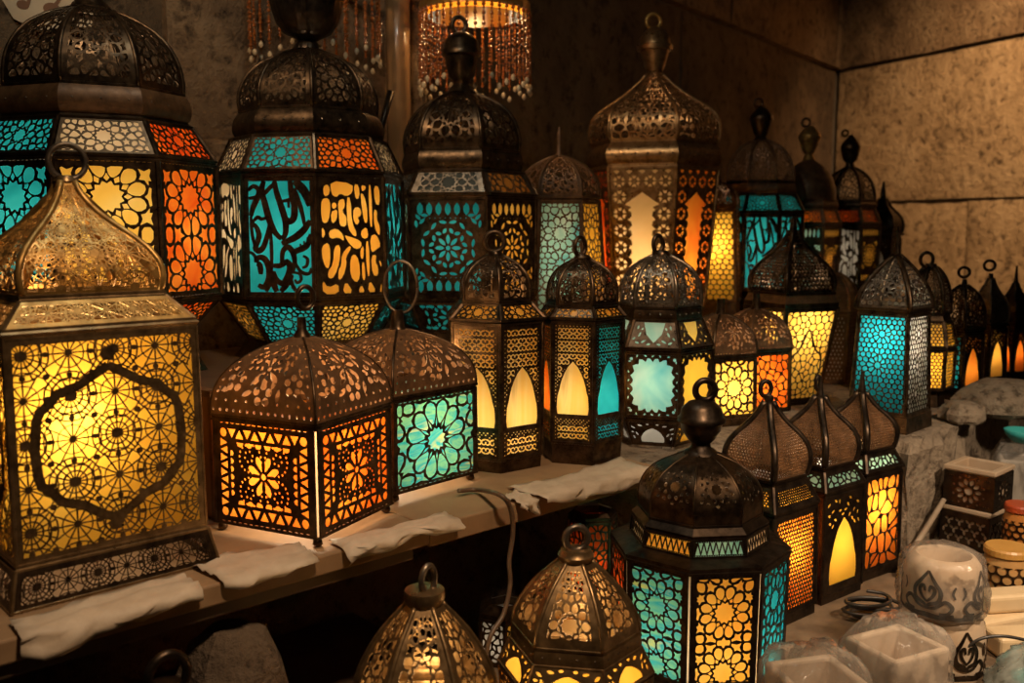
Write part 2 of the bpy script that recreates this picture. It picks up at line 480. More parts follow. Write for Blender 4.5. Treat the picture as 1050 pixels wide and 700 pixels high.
def scallop_shoulder(W, H):
    hs = [[(.25*W, .93*H), (.34*W, .5*H), (.5*W, .2*H), (.66*W, .5*H), (.75*W, .93*H)]]
    for sgn in (-1, 1):
        for x, y, l, a in ((.30,.25,.08,.6),(.40,.15,.06,.2),(.18,.2,.07,-.5),(.2,.5,.08,1.2),(.14,.75,.07,1.4),(.1,.35,.05,.9),(.24,.7,.05,1.2)):
            hs.append(vesica(W/2+sgn*(.5-x)*W, y*H, l*W*.75, .022*W, a*sgn*-1))
    return dict(holes=[h if area(h) > 0 else h[::-1] for h in hs])
def half_arch(W, H):
    hs = [arch_poly(W/2, .10*H, .26*W, .62*H, 8)]
    for sgn in (-1, 1):
        for x, y, l, a in ((.34,.45,.07,1.1),(.40,.72,.07,.6),(.42,.3,.06,1.4),(.25,.82,.07,.2),(.1,.88,.05,0),(.43,.52,.05,.3)):
            hs.append(vesica(W/2+sgn*x*W, y*H, l*W*.8, .02*W, a*sgn))
    return dict(holes=hs)
def long_open(W, H):
    hs = []; top = .83*H; lw = .215*W; R = []
    n = 10; y0 = .07*H; st = (top-.10*H-y0)/n
    for k in range(n):
        y = y0+k*st; R += [(W/2+lw*.74, y), (W/2+lw*.80, y+.45*st), (W/2+lw, y+.6*st), (W/2+lw*.78, y+.95*st)]
    R += [(W/2+lw*1.25, top-.085*H)]
    Lp = [(W-x, y) for x, y in R]
    hs.append(R+[(W/2, top)]+Lp[::-1])
    def fl(cx, cy, r):
        for k in range(6):
            a = 2*PI*k/6+PI/6; p = []
            for q, rr in ((-.40,.55),(-.30,.95),(0,.78),(.30,.95),(.40,.55),(0,.40)):
                p.append((cx+r*rr*math.cos(a+q), cy+r*rr*math.sin(a+q)))
            hs.append(p if area(p) > 0 else p[::-1])
    r = .115*W
    for x in (.155, .845):
        for k in range(7): fl(x*W, (.09+.118*k)*H, r)
    for x in (.155, .38, .62, .845): fl(x*W, .905*H, r*.9)
    for k in range(5):
        x = (.12+.19*k)*W; hs.append([(x-.05*W,.975*H),(x,.955*H),(x+.05*W,.975*H),(x,.985*H)])
    return dict(holes=[h if area(h) > 0 else h[::-1] for h in hs])
def ovals(n, y0, y1, m=.08):
    def f(W, H):
        st = W*(1-2*m)/n
        return [vesica(m*W+(k+.5)*st, (y0+y1)/2*H, (y1-y0)/2*H, .34*st, PI/2) for k in range(n)]
    return f
def oval_rose(W, H):
    hs = ovals(7, .83, .96)(W, H)+ovals(7, .06, .19)(W, H)
    cx, cy = W/2, .51*H; S = .42*W
    hs.append(circle(cx, cy, .07*S, 8))
    for k in range(8): hs.append(vesica(cx+.26*S*math.cos(PI*k/4), cy+.26*S*math.sin(PI*k/4), .15*S, .06*S, PI*k/4))
    for k in range(16): hs.append(vesica(cx+.52*S*math.cos(PI*(k+.5)/8), cy+.52*S*math.sin(PI*(k+.5)/8), .10*S, .055*S, PI*(k+.5)/8+(.8 if k % 2 else -.8)))
    for k in range(16): hs.append(vesica(cx+.79*S*math.cos(PI*(k+.5)/8), cy+.79*S*math.sin(PI*(k+.5)/8), .13*S, .05*S, PI*(k+.5)/8+PI/2+(.35 if k % 2 else -.35)))
    for sx in (-1,1):
        for sy in (-1,1):
            for dx, dy, a in ((.92,.92,.78),(.72,.98,.1),(.98,.72,1.45),(.80,.80,-.78)):
                hs.append(vesica(cx+sx*dx*S, cy+sy*dy*S, .12*S, .05*S, a*sx*sy))
    for k in range(12):
        for y in (.215,.805):
            hs.append(circle((.1+.8*(k+.5)/12)*W, y*H, .008*W, 5))
    return dict(holes=hs)
def zigzag(n):
    def f(W, H):
        hs = []; m = .04*W; st = (W-2*m)/n
        for k in range(n):
            x = m+k*st; hs.append([(x+.08*st,.16*H),(x+.92*st,.16*H),(x+.5*st,.72*H)])
            if k < n-1: hs.append([(x+.62*st,.86*H),(x+st,.34*H),(x+1.38*st,.86*H)])
        return dict(holes=hs)
    return f
def dots(nx, ny, border=.05, r=.33, sides=4, skip=None):
    def f(W, H):
        b = border*W; sx = (W-2*b)/nx; sy = (H-2*b)/ny; hs = []
        for j in range(ny):
            for i in range(nx - (j % 2)):
                x = b+(i+.5+(.5 if j % 2 else 0))*sx; y = b+(j+.5)*sy
                if skip and skip(x/W, y/H): continue
                hs.append(circle(x, y, r*sx, sides, r*sy*1.3))
        return dict(holes=hs)
    return f
def arch_only(W, H):
    hs = [arch_poly(W*.5, .10*H, .33*W, .66*H)]
    r = random.Random(5)
    for k in range(40):
        x = r.uniform(.1,.9); y = r.uniform(.68,.95)
        t = (y-.10)/.66
        if t < 1 and abs(x-.5) < .33*(1-t**2.6)**.8+.09: continue
        v = vesica(x*W, y*H, .045*W, .02*W, r.uniform(0,3))
        if all((sum(p[0] for p in h)/len(h)-x*W)**2+(sum(p[1] for p in h)/len(h)-y*H)**2 > (.085*W)**2 for h in hs[1:]): hs.append(v)
    return dict(holes=hs)
def ogee(base):
    def f(W, H):
        d = dict(base(W, H)); pts = smooth_line([(.12*W,.30*H),(.16*W,.48*H),(.30*W,.55*H),(.40*W,.66*H),(.5*W,.78*H),(.60*W,.66*H),(.70*W,.55*H),(.84*W,.48*H),(.88*W,.30*H)], 3)
        d['strokes'] = d.get('strokes', [])+[(pts, [.035*W]*len(pts))]; return d
    return f
def lace_pierced(W, H):
    d = star_lace(W, H, cart=False); return d
def star_lace(W, H, cart=True, div=4.4):
    """checkerboard of wheel and star motifs drawn in thin strips, opening bordered by a frame"""
    st = []; p = W/div; b = .035*W
    w0 = .044*p
    ny = int(H/p)+2
    def in_(x, y): return (min(max(x, b*.6), W-b*.6), min(max(y, b*.6), H-b*.6))
    def line(a, c, w):
        # keep the part inside the opening
        n = 6; pts = [(a[0]+(c[0]-a[0])*k/n, a[1]+(c[1]-a[1])*k/n) for k in range(n+1)]
        pts = [q for q in pts if b*.5 <= q[0] <= W-b*.5 and b*.5 <= q[1] <= H-b*.5]
        if len(pts) > 1: st.append(([pts[0], pts[-1]], [w, w]))
    def ring(cx, cy, r, w, n=20):
        pts = [(cx+r*math.cos(2*PI*k/n), cy+r*math.sin(2*PI*k/n)) for k in range(n+1)]
        run = []
        for q in pts:
            if b*.5 <= q[0] <= W-b*.5 and b*.5 <= q[1] <= H-b*.5: run.append(q)
            else:
                if len(run) > 1: st.append((run, [w]*len(run)))
                run = []
        if len(run) > 1: st.append((run, [w]*len(run)))
    def disc(cx, cy, r):
        if b*.3 < cx < W-b*.3 and b*.3 < cy < H-b*.3: st.append(([in_(cx-r, cy), in_(cx, cy), in_(cx+r, cy)], [r*1.3, 2*r, r*1.3]))
    for j in range(-1, ny+1):
        for i in range(-1, int(div)+3):
            cx, cy = W*.53+(i-int(div)//2)*p, H*.53+(j-ny//2)*p
            if (i+j) % 2 == 1:
                disc(cx, cy, .125*p)
                ring(cx, cy, .26*p, w0*.9); ring(cx, cy, .43*p, w0); ring(cx, cy, .58*p, w0*.8)
                for k in range(16):
                    a = 2*PI*k/16; line((cx+.1*p*math.cos(a), cy+.1*p*math.sin(a)), (cx+.56*p*math.cos(a), cy+.56*p*math.sin(a)), w0*.8)
            else:
                disc(cx, cy, .075*p)
                for k in range(12):
                    a = 2*PI*k/12; line((cx, cy), (cx+(.66 if k % 3 else .5)*p*math.cos(a), cy+(.66 if k % 3 else .5)*p*math.sin(a)), w0*.8)
                ring(cx, cy, .64*p, w0*.7, 16); ring(cx, cy, .34*p, w0*.6, 16)
            disc(cx+.5*p, cy, .062*p); disc(cx, cy+.5*p, .062*p)
            disc(cx+.5*p, cy+.5*p, .07*p)
    if cart:
        half = [(.50,.085),(.50,.15),(.60,.20),(.645,.225),(.70,.245),(.76,.255),(.80,.295),(.85,.33),(.87,.37),(.885,.50),(.875,.62),(.86,.665),(.81,.70),(.775,.745),(.72,.765),(.665,.78),(.61,.815),(.56,.845),(.50,.865),(.50,.93)]
        half = [(x, 1-y) for x, y in half]
        for sgn in (1, -1):
            pts = [((.5+sgn*(x-.5))*W, y*H) for x, y in half]
            st.append((pts[1:-1], [.05*W]*(len(pts)-2)))
        for y in (.905, .105): st.append(([(.5*W,(y-.03)*H),(.5*W,y*H),(.5*W,(y+.03)*H)], [.05*W,.085*W,.045*W]))
    return dict(strokes=st, opening=(b, b, W-b, H-b))
TEAL_SCRIPT = [([(205,65),(215,120),(240,200),(258,270),(255,330),(235,355)],26),([(235,355),(205,325),(185,285),(170,240),(150,160),(140,120),(150,65)],26),
 ([(140,140),(175,105),(205,75)],17),([(70,110),(95,90),(120,105),(115,140),(72,152)],18),([(150,65),(125,130),(95,190),(80,240)],24),
 ([(84,275),(115,245),(135,255),(170,245)],15),([(90,280),(110,300),(120,345),(100,400),(120,415),(145,390),(165,330),(178,280)],24),
 ([(80,240),(85,330),(100,400)],14),([(180,300),(183,420),(180,520)],15),([(285,65),(292,130),(305,190),(300,250),(275,268),(260,250)],28),
 ([(245,165),(275,160),(292,150)],15),([(275,160),(275,198)],12),([(305,65),(335,90),(365,130),(385,190)],36),([(308,100),(330,170),(345,230),(355,285)],18),
 ([(385,262),(350,310),(300,350),(235,378)],27),([(385,330),(370,380),(345,400),(310,415),(280,430)],24),([(352,395),(350,365)],9),([(335,402),(330,378)],9),
 ([(367,380),(368,345)],9),([(235,475),(240,420),(265,395),(290,420),(300,470),(288,525)],23),([(190,490),(225,490),(260,470),(275,500),(260,550),(235,580),(205,560),(190,520)],26),
 ([(100,475),(115,450),(145,455),(168,500),(165,560),(140,600),(112,588)],26),([(105,480),(122,490),(125,535)],24),([(180,520),(190,580),(205,622)],26),
 ([(225,622),(260,580),(285,535)],24),([(150,622),(175,570),(180,520)],20),([(288,525),(322,530),(330,560),(310,577),(298,560)],13),
 ([(342,440),(365,455),(360,490),(338,500)],13),([(300,470),(330,520),(370,530),(384,500)],15),([(280,560),(290,600),(312,622)],16),([(70,420),(95,440),(100,475)],14)]
ORANGE_HOLES = [[(90,110),(105,95),(118,115),(112,145),(92,150)],[(128,80),(215,90),(215,130),(190,150),(165,135),(150,155),(130,140)],
 [(82,170),(110,165),(118,200),(108,270),(85,280),(78,230)],[(125,190),(140,180),(148,200),(130,215)],[(120,230),(150,215),(145,265),(125,285)],
 [(155,180),(180,165),(185,200),(170,225),(190,250),(185,295),(160,290),(158,240)],[(195,165),(212,165),(215,280),(235,330),(222,345),(195,300)],
 [(228,92),(250,95),(252,150),(235,165)],[(225,210),(250,205),(258,240),(240,255),(250,270),(235,290),(222,260)],[(262,92),(284,100),(277,118),(265,122)],
 [(258,135),(275,150),(285,200),(285,275),(270,270),(262,190)],[(296,98),(308,103),(310,290),(297,290)],[(322,98),(346,103),(346,190),(325,180)],
 [(318,215),(335,225),(330,260),(345,300),(340,345),(320,300)],[(252,330),(280,300),(288,350),(265,360)],[(110,325),(145,310),(170,340),(172,370),(150,350),(120,360)],
 [(78,300),(95,330),(78,360)],[(183,345),(200,350),(250,370),(250,400),(225,410),(200,380)],[(300,350),(325,340),(345,395),(325,410),(302,430)],
 [(78,400),(105,380),(112,430),(105,500),(88,490),(78,440)],[(130,405),(155,395),(152,470),(130,540),(108,550),(102,520),(125,480)],
 [(165,440),(195,400),(205,410),(180,455),(185,480),(170,540),(150,560),(150,510),(162,490)],[(205,460),(222,440),(240,470),(243,550),(225,575),(203,540)],
 [(250,415),(265,395),(262,460),(250,455)],[(255,480),(268,485),(268,565),(255,560)],[(275,385),(289,375),(291,540),(278,540)],
 [(300,450),(325,445),(318,480),(330,500),(328,545),(305,540)],[(335,470),(346,480),(346,510)],[(80,560),(100,600),(140,580),(142,628),(80,628)],
 [(165,628),(180,570),(210,628)],[(235,628),(250,590),(265,628)],[(280,628),(290,570),(318,628)],[(335,628),(345,580),(345,628)]]
def script_strokes(W, H):
    b = .08*W; st = []
    for pts, w in TEAL_SCRIPT:
        q = smooth_line([(b+(x-70)/315*(W-2*b), H-b-(y-65)/560*(H-2*b)) for x, y in pts], 3)
        n = len(q); s = (W-2*b)/315
        st.append((q, [w*s*(.78+.5*math.sin(PI*min(1, max(0, (i+.6)/n)))) for i in range(n)]))
    return dict(strokes=st, opening=(b, b, W-b, H-b))
def script_holes(W, H):
    b = .06*W; bb = .055*W; hs = []
    for p in ORANGE_HOLES:
        q = [(b+(x-75)/273*(W-2*b), H-bb-(y-70)/560*(H-2*bb)) for x, y in p]
        if area(q) < 0: q = q[::-1]
        q = dedupe(chaikin(q, 1), 3e-4)
        mx = sum(a[0] for a in q)/len(q); my = sum(a[1] for a in q)/len(q)
        hs.append([(mx+(a[0]-mx)*1.17, my+(a[1]-my)*1.10) for a in q])
    return dict(holes=hs)
def dashes(base, n=16, m=.035):
    """adds the row of little slots along the border of a panel"""
    def f(W, H):
        d = base(W, H); hs = list(d.get('holes', [])); st = (1-.1)*W/n; t = .0011
        for k in range(n):
            x = .05*W+(k+.2)*st
            for y in (m*W*.55, H-m*W*.55): hs.append([(x, y-t/2), (x+.6*st, y-t/2), (x+.6*st, y+t/2), (x, y+t/2)])
        d = dict(d); d['holes'] = hs; return d
    return f

# ------------------------------------------------------------------ sheets with holes, mapped to 3-D
def pip(x, y, p):
    c = False; j = len(p)-1
    for i in range(len(p)):
        if (p[i][1] > y) != (p[j][1] > y) and x < (p[j][0]-p[i][0])*(y-p[i][1])/(p[j][1]-p[i][1])+p[i][0]: c = not c
        j = i
    return c
def sheet(mb, W, H, pat, mapfn, steiner=(1, 1), thick=.0012):
    holes = [dedupe(h, 1e-5) for h in pat.get('holes', [])]
    if 'opening' in pat:
        x0,y0,x1,y1 = pat['opening']; holes = holes+[[(x0,y0),(x1,y0),(x1,y1),(x0,y1)]]
    holes = [h for h in holes if len(h) > 2 and abs(area(h)) > 1e-8]
    nx, ny = steiner; vs = []; ed = []
    def loop(p):
        b = len(vs); vs.extend(p); ed.extend((b+i, b+(i+1) % len(p)) for i in range(len(p)))
    outer = [(W*i/nx, 0) for i in range(nx)]+[(W, H*j/ny) for j in range(ny)]+[(W-W*i/nx, H) for i in range(nx)]+[(0, H-H*j/ny) for j in range(ny)]
    loop(outer)
    for h in holes: loop(h)
    for i in range(1, nx):
        for j in range(1, ny): vs.append((W*i/nx, H*j/ny))
    r = delaunay_2d_cdt([Vector(v) for v in vs], ed, [], 0, 1e-7)
    P = [(v.x, v.y) for v in r[0]]
    bb = [(min(q[0] for q in h), min(q[1] for q in h), max(q[0] for q in h), max(q[1] for q in h)) for h in holes]
    tris = []
    for t in r[2]:
        x = sum(P[i][0] for i in t)/3; y = sum(P[i][1] for i in t)/3; ins = False
        for h, b in zip(holes, bb):
            if b[0] <= x <= b[2] and b[1] <= y <= b[3] and pip(x, y, h): ins = True; break
        if not ins: tris.append(t)
    n = len(P); cnt = {}
    for t in tris:
        for k in range(3):
            e = (t[k], t[(k+1) % 3]); cnt[e] = 1
    fs = [tuple(t) for t in tris]+[tuple(n+i for i in reversed(t)) for t in tris]
    for (a, b) in cnt:
        if (b, a) not in cnt: fs.append((b, a, n+a, n+b))
    mb.add([mapfn(x, y, thick) for x, y in P]+[mapfn(x, y, 0) for x, y in P], fs)
    for pts, ws in pat.get('strokes', []):
        L, R = stroke_poly(pts, ws)
        if 'opening' in pat:
            x0,y0,x1,y1 = pat['opening']; e = .3*(x0+.0)
            cl = lambda q: (min(max(q[0], x0*.7), W-x0*.7), min(max(q[1], y0*.7), H-y0*.7))
            L = [cl(q) for q in L]; R = [cl(q) for q in R]
        m = len(L); v = [mapfn(x, y, thick*.9) for x, y in L]+[mapfn(x, y, thick*.9) for x, y in R]+[mapfn(x, y, 0) for x, y in L]+[mapfn(x, y, 0) for x, y in R]
        f = []
        for i in range(m-1):
            f += [(m+i, m+i+1, i+1, i), (i, i+1, 2*m+i+1, 2*m+i), (m+i+1, m+i, 3*m+i, 3*m+i+1), (2*m+i, 2*m+i+1, 3*m+i+1, 3*m+i)]
        mb.add(v, f)
# ------------------------------------------------------------------ the lantern maker
HEMI = [(0,1),(.15,1.0),(.32,.97),(.48,.905),(.63,.80),(.76,.66),(.87,.48),(.95,.30),(1,.16)]
BULB = [(0,1),(.2,1.02),(.36,.99),(.52,.92),(.66,.82),(.78,.68),(.88,.50),(.95,.32),(1,.19)]
DRUM = [(0,1),(.26,1.01),(.44,.97),(.6,.88),(.74,.74),(.86,.54),(.94,.34),(1,.18)]
EGG = [(0,1),(.18,.97),(.36,.88),(.54,.75),(.70,.61),(.84,.45),(.94,.33),(1,.27)]
ONION = [(0,.93),(.10,1.0),(.22,1.03),(.34,1.0),(.46,.90),(.57,.73),(.67,.53),(.77,.36),(.87,.23),(.95,.15),(1,.11)]
CONE = [(0,1),(.18,.965),(.36,.86),(.54,.70),(.70,.53),(.84,.35),(.95,.19),(1,.12)]
SPADE = [(0,.96),(.10,1.0),(.2,1.0),(.3,.95),(.40,.85),(.5,.70),(.6,.52),(.7,.36),(.8,.24),(.9,.15),(1,.10)]
def lantern(name, label, c, D, NN, off, z0, hw0, secs, met, glow=1.0, lcol=(1,.80,.55), lz=None, group=None, cat='lantern', lpos=(0,0), post=2.0, dome_fill=0):
    p = at_y(c[0], c[1], D); X, Y = p.x, p.y; hd = math.hypot(X, Y)
    root = empty(name, (X, Y, z0)); tag(root, label, cat, group)
    head = math.atan2(-Y, -X)+math.radians(off)
    root.rotation_euler = (0,0,head)
    offs = [math.radians(off)+(k+.5)*2*PI/NN for k in range(NN)]
    ms = max(abs(math.sin(a)) for a in offs); mc = max(math.cos(a) for a in offs)
    s = depth_of(Vector((X, Y, z0+.15)))/FPX
    def conv(py, hw):
        r = hw*s/ms*(1-.25*hw*s/hd)
        t = hd-r*mc*.97; d = ray(c[0], py); tt = t/math.hypot(d.x, d.y)
        return EYE.z+tt*d.z-z0, r
    def ngon(z, r, a0=.5): return [(r*math.cos((k+a0)*2*PI/NN), r*math.sin((k+a0)*2*PI/NN), z) for k in range(NN)]
    zc, rc = 0.0, conv(400, hw0)[1]
    frame = MB(); pr = post*s; big = None
    def rim(z, r, w=1.0):
        q = pr*.75*w
        frame.rings([ngon(z-q, r+q*.2), ngon(z-q*.7, r+q*1.2), ngon(z+q*.7, r+q*1.2), ngon(z+q, r+q*.2)])
    ca, sa = math.cos(PI/NN), math.sin(PI/NN)
    for sec in secs:
        k = sec[0]
        if k in 'PRGXD':
            z1, r1 = conv(sec[1], sec[2]); z1 = max(z1, zc+.0005 if k == 'P' and zc > 0 else zc+.004)
        if k == 'P':
            mb = MB(); mb.rings([ngon(zc, rc), ngon(z1, r1)], close_bottom=(zc == 0.0))
            o = mb.build(sec[3], M[sec[4]] if len(sec) > 4 else M[met], root)
        elif k == 'R':
            rb = conv(sec[1], sec[3])[1]; mb = MB(); n = 8; rs = []
            for i in range(n+1):
                t = i/n; base = rc+(r1-rc)*t; rs.append(ngon(zc+(z1-zc)*t, base+(rb-max(rc, r1))*math.sin(PI*t)**.7))
            mb.rings(rs)
            # rivets round the collar
            o = mb.build('collar', M[sec[4]] if len(sec) > 4 else M[met], root); sharpen(o, 28)
            if len(sec) > 5:
                rv = MB()
                for f in range(NN):
                    for q in range(sec[5]):
                        u = (q+.5)/sec[5]*2-1
                        for zz in (.5,):
                            rbm = (rc+r1)/2+(rb-max(rc, r1)); a = f*2*PI/NN
                            x, y = rbm*ca+.0004, u*rbm*sa
                            zz = zc+(z1-zc)*zz; w = 1.1*s
                            v = [(x+w*.7, y, zz)]+[(x, y+w*math.cos(PI*j/3), zz+w*math.sin(PI*j/3)) for j in range(6)]
                            v = [(vx*math.cos(a)-vy*math.sin(a), vx*math.sin(a)+vy*math.cos(a), vz) for vx, vy, vz in v]
                            rv.add(v, [(0, j+1, (j+1) % 6+1) for j in range(6)])
                rv.build('rivets', M['pewter'], o)
        elif k in 'GX':
            d = sec[3]; a0, a1 = rc*ca, r1*ca; h0, h1 = rc*sa, r1*sa
            H = math.hypot(z1-zc, a1-a0); W = (h0+h1); nx, nz = (z1-zc)/H, -(a1-a0)/H
            def mp(x, y, o_, zc=zc, z1=z1, a0=a0, a1=a1, h0=h0, h1=h1, W=W, H=H, nx=nx, nz=nz):
                t = y/H; h = h0+(h1-h0)*t
                return (a0+(a1-a0)*t+nx*o_, (x/W-.5)*2*h, zc+(z1-zc)*t+nz*o_)
            if d.get('slit'):
                sl = pr*1.3
                def mp(x, y, o_, mp0=mp, W=W, sl=sl): return mp0(sl+x*(W-2*sl)/W, y, o_)
            pm = d.get('metal', met); mesh = {}
            gl = d.get('glass')
            gm = MB(); e = .985; gm.add([mp(W*(1-e), H*(1-e), -.003), mp(W*e, H*(1-e), -.003), mp(W*e, H*e, -.003), mp(W*(1-e), H*e, -.003)], [(0,1,2,3)])
            first = {}; gfirst = None
            for i in range(NN):
                i2 = i if i <= NN//2 else i-NN
                pats = d['pat']; fn = pats.get(i2, pats.get('*')) if isinstance(pats, dict) else pats
                if fn not in first:
                    mb = MB(); sheet(mb, W, H, fn(W, H), mp)
                    o = mb.build(d.get('name', 'side_panel'), M[pm], root); first[fn] = o
                else:
                    o = first[fn].copy(); COL.objects.link(o); o.parent = root
                o.rotation_euler = (0,0,i*2*PI/NN)
                if k == 'G':
                    gname = gl if isinstance(gl, str) else gl.get(i2, gl.get('*'))
                    if gfirst is None: g = gm.build('glass_pane', None, o); gfirst = g; g.data.materials.append(G[gname])
                    else: g = gfirst.copy(); COL.objects.link(g); g.parent = o
                    g.material_slots[0].link = 'OBJECT'; g.material_slots[0].material = G[gname]
            for q in range(NN):
                a = (q+.5)*2*PI/NN; u = Vector((math.cos(a), math.sin(a), 0))
                if d.get('slit'):
                    tv = Vector((-u.y, u.x, 0))
                    for sg_ in (-1, 1):
                        o_ = tv*(sg_*pr*.95)-u*(pr*.5)
                        frame.tube([u*rc+o_+Vector((0,0,zc)), u*r1+o_+Vector((0,0,z1))], pr*.55, 6)
                    g_ = MB(); w_ = tv*(pr*.7); i_ = -u*(pr*.9); za, zb = Vector((0,0,zc)), Vector((0,0,z1))  # added strip stands for light leaking through the corner seam
                    g_.add([u*rc-w_+i_+za, u*rc+w_+i_+za, u*r1+w_+i_+zb, u*r1-w_+i_+zb], [(0,1,2,3)]); g_.build('corner_leak_strip', G['cream'], root)
                else: frame.tube([u*rc+Vector((0,0,zc)), u*r1+Vector((0,0,z1))], pr*d.get('post', 1), 6)
            rim(max(zc, pr*.8), rc); rim(z1, r1)
            if big is None or (z1-zc) > big[1]-big[0]: big = (zc, z1, max(rc, r1))
        elif k == 'D':
            d = sec[3]; prof = d.get('prof', HEMI); hh = z1-zc
            pts = [(zc+hh*t, rc*f) for t, f in prof]; f_end = prof[-1][1]
            if r1 > 0: pts = [(z, r+(r1-rc*f_end)*t**3) for (z, r), (t, f) in zip(pts, prof)]
            L = [0]
            for i in range(1, len(pts)): L.append(L[-1]+math.hypot(pts[i][0]-pts[i-1][0], pts[i][1]-pts[i-1][1]))
            H = L[-1]; W = 2*rc*sa*1.02
            def at(y):
                y = min(max(y, 0), H); i = 0
                while i < len(L)-2 and L[i+1] < y: i += 1
                t = (y-L[i])/(L[i+1]-L[i]); z = pts[i][0]+(pts[i+1][0]-pts[i][0])*t; r = pts[i][1]+(pts[i+1][1]-pts[i][1])*t
                dz, dr = (pts[i+1][0]-pts[i][0]), (pts[i+1][1]-pts[i][1]); l = math.hypot(dz, dr)
                return z, r, dz/l, -dr/l
            def mp(x, y, o_):
                z, r, nx, nz = at(y); return (r*ca+nx*o_, (x/W-.5)*2*r*sa, z+nz*o_)
            pat = d['pat'](W, H) if d.get('pat') else dict(holes=[])
            if d.get('round'):
                mb = MB(); q = [at(H*i/24) for i in range(25)]; mb.lathe([(z, r) for z, r, a, b in q], 32)
                o = mb.build('dome', M[d.get('metal', met)], root, smooth=True)
            else:
                first = None
                for i in range(NN):
                    if first is None:
                        mb = MB(); sheet(mb, W, H, pat, mp, (6, 18), .0011); o = mb.build('dome_panel', M[d.get('metal', met)], root); first = o; sharpen(o, 40)
                    else: o = first.copy(); COL.objects.link(o); o.parent = root
                    o.rotation_euler = (0,0,i*2*PI/NN)
                rb = MB()
                for i in range(NN):
                    a = (i+.5)*2*PI/NN; u = Vector((math.cos(a), math.sin(a), 0)); n = 18
                    rb.tube([u*(at(H*j/n)[1])+Vector((0,0,at(H*j/n)[0])) for j in range(n+1)], pr*d.get('rib', .8), 6)
                rb.build('dome_ribs', M[d.get('ribmetal', d.get('metal', met))], root, smooth=True)
            rim(zc, rc, d.get('rim', 1.0))
        elif k == 'L':
            pr_ = []
            for py, hw in sec[1]:
                r = hw*s; dd = ray(c[0], py); tt = (hd-r*.5)/math.hypot(dd.x, dd.y); pr_.append((EYE.z+tt*dd.z-z0, r))
            mb = MB(); mb.lathe(pr_, 48 if len(sec) > 3 else 26, cb=False, ct=True, flute=sec[3] if len(sec) > 3 else 0, famp=.035 if len(sec) > 3 else 0)
            o = mb.build(sec[2], M[sec[4]] if len(sec) > 4 else M[met], root); sharpen(o, 50)
            z1, r1 = pr_[-1]
        elif k == 'O':
            d = sec[1]; px, py = d['c']
            dd = ray(px, py); tt = hd/math.hypot(dd.x, dd.y); zz = EYE.z+tt*dd.z-z0
            R = d['r']*s; w = d.get('w', 2.5)*s; ov = d.get('oval', 1.0)
            dx = tt*dd.x-X; dy = tt*dd.y-Y          # sideways lean of the ring
            lx = dx*math.cos(-head)-dy*math.sin(-head); ly = dx*math.sin(-head)+dy*math.cos(-head)
            if abs(lx)+abs(ly) > .012: lx, ly = lx*.3, ly*.3
            tw = math.radians(d.get('turn', 0)-off); mb = MB()
            mb.tube([(lx-R*math.cos(t)*math.sin(tw), ly+R*math.cos(t)*math.cos(tw), zz+R*ov*math.sin(t)) for t in [2*PI*i/28 for i in range(28)]], w, 8, closed=True)
            mb.build('ring_handle', M[d.get('metal', met)], root, smooth=True)
        elif k == 'S':      # vertical joint: jump in radius only
            r1 = conv(sec[1], sec[2])[1]; z1 = zc
            mb = MB(); mb.rings([ngon(zc, rc), ngon(zc+.0005, r1)]); mb.build('ledge', M[met], root)
        elif k == 'F':      # little ball feet
            for i in range(NN):
                a = (i+.5)*2*PI/NN; f = MB(); rr = sec[1]*s
                f.lathe([(0, rr*.4), (rr*.4, rr), (rr*1.1, rr*.9), (rr*1.9, rr*.45)], 12, cb=True, ct=True, cx=rc*.93*math.cos(a), cy=rc*.93*math.sin(a))
                f.build('foot', M[met], root, smooth=True)
            z1, r1 = sec[1]*s*1.85, rc
        if k != 'O': zc, rc = z1, r1
    frame.build('frame', M[met], root)
    if glow > 0 and big:
        ld = bpy.data.lights.new('bulb_or_dome_fill', 'POINT'); r = big[2]
        ld.energy = glow*36*r*r; ld.color = lcol; ld.shadow_soft_size = min(.02, .18*r)
        lo = bpy.data.objects.new('bulb_or_dome_fill', ld); COL.objects.link(lo); lo.parent = root
        lo.location = (lpos[0]*r, lpos[1]*r, big[0]+(big[1]-big[0])*(lz if lz is not None else .5))
    if dome_fill:  # second light added inside the dome so its openings glow
        lo = lo.copy(); lo.data = ld.copy(); lo.data.color = (1,.58,.24); lo.data.energy = ld.energy*.4*dome_fill; COL.objects.link(lo); lo.location = (0, 0, big[1]+(zc-big[1])*.34)
    return root
# ------------------------------------------------------------------ the lanterns
SHELF, REAR, LOW = 1.09, 1.26, 0.80
ros1 = rosette([(.5,.5)], .50, 10, .0042)
ros_tall = rosette([(.5,.5)], .52, 10, .0040, .07)
ros2 = rosette([(.5,.70),(.5,.16)], .43, 10, .0036)
ros_sh = rosette([(.5,.5)], .25, 10, .0030, .06, by=.04)
ros_dome = rosette([(.5,.40)], .42, 10, .0042, .10)
ros_domeS = rosette([(.5,.42)], .44, 10, .0026, .08)
blank = lambda W, H: dict(holes=[])

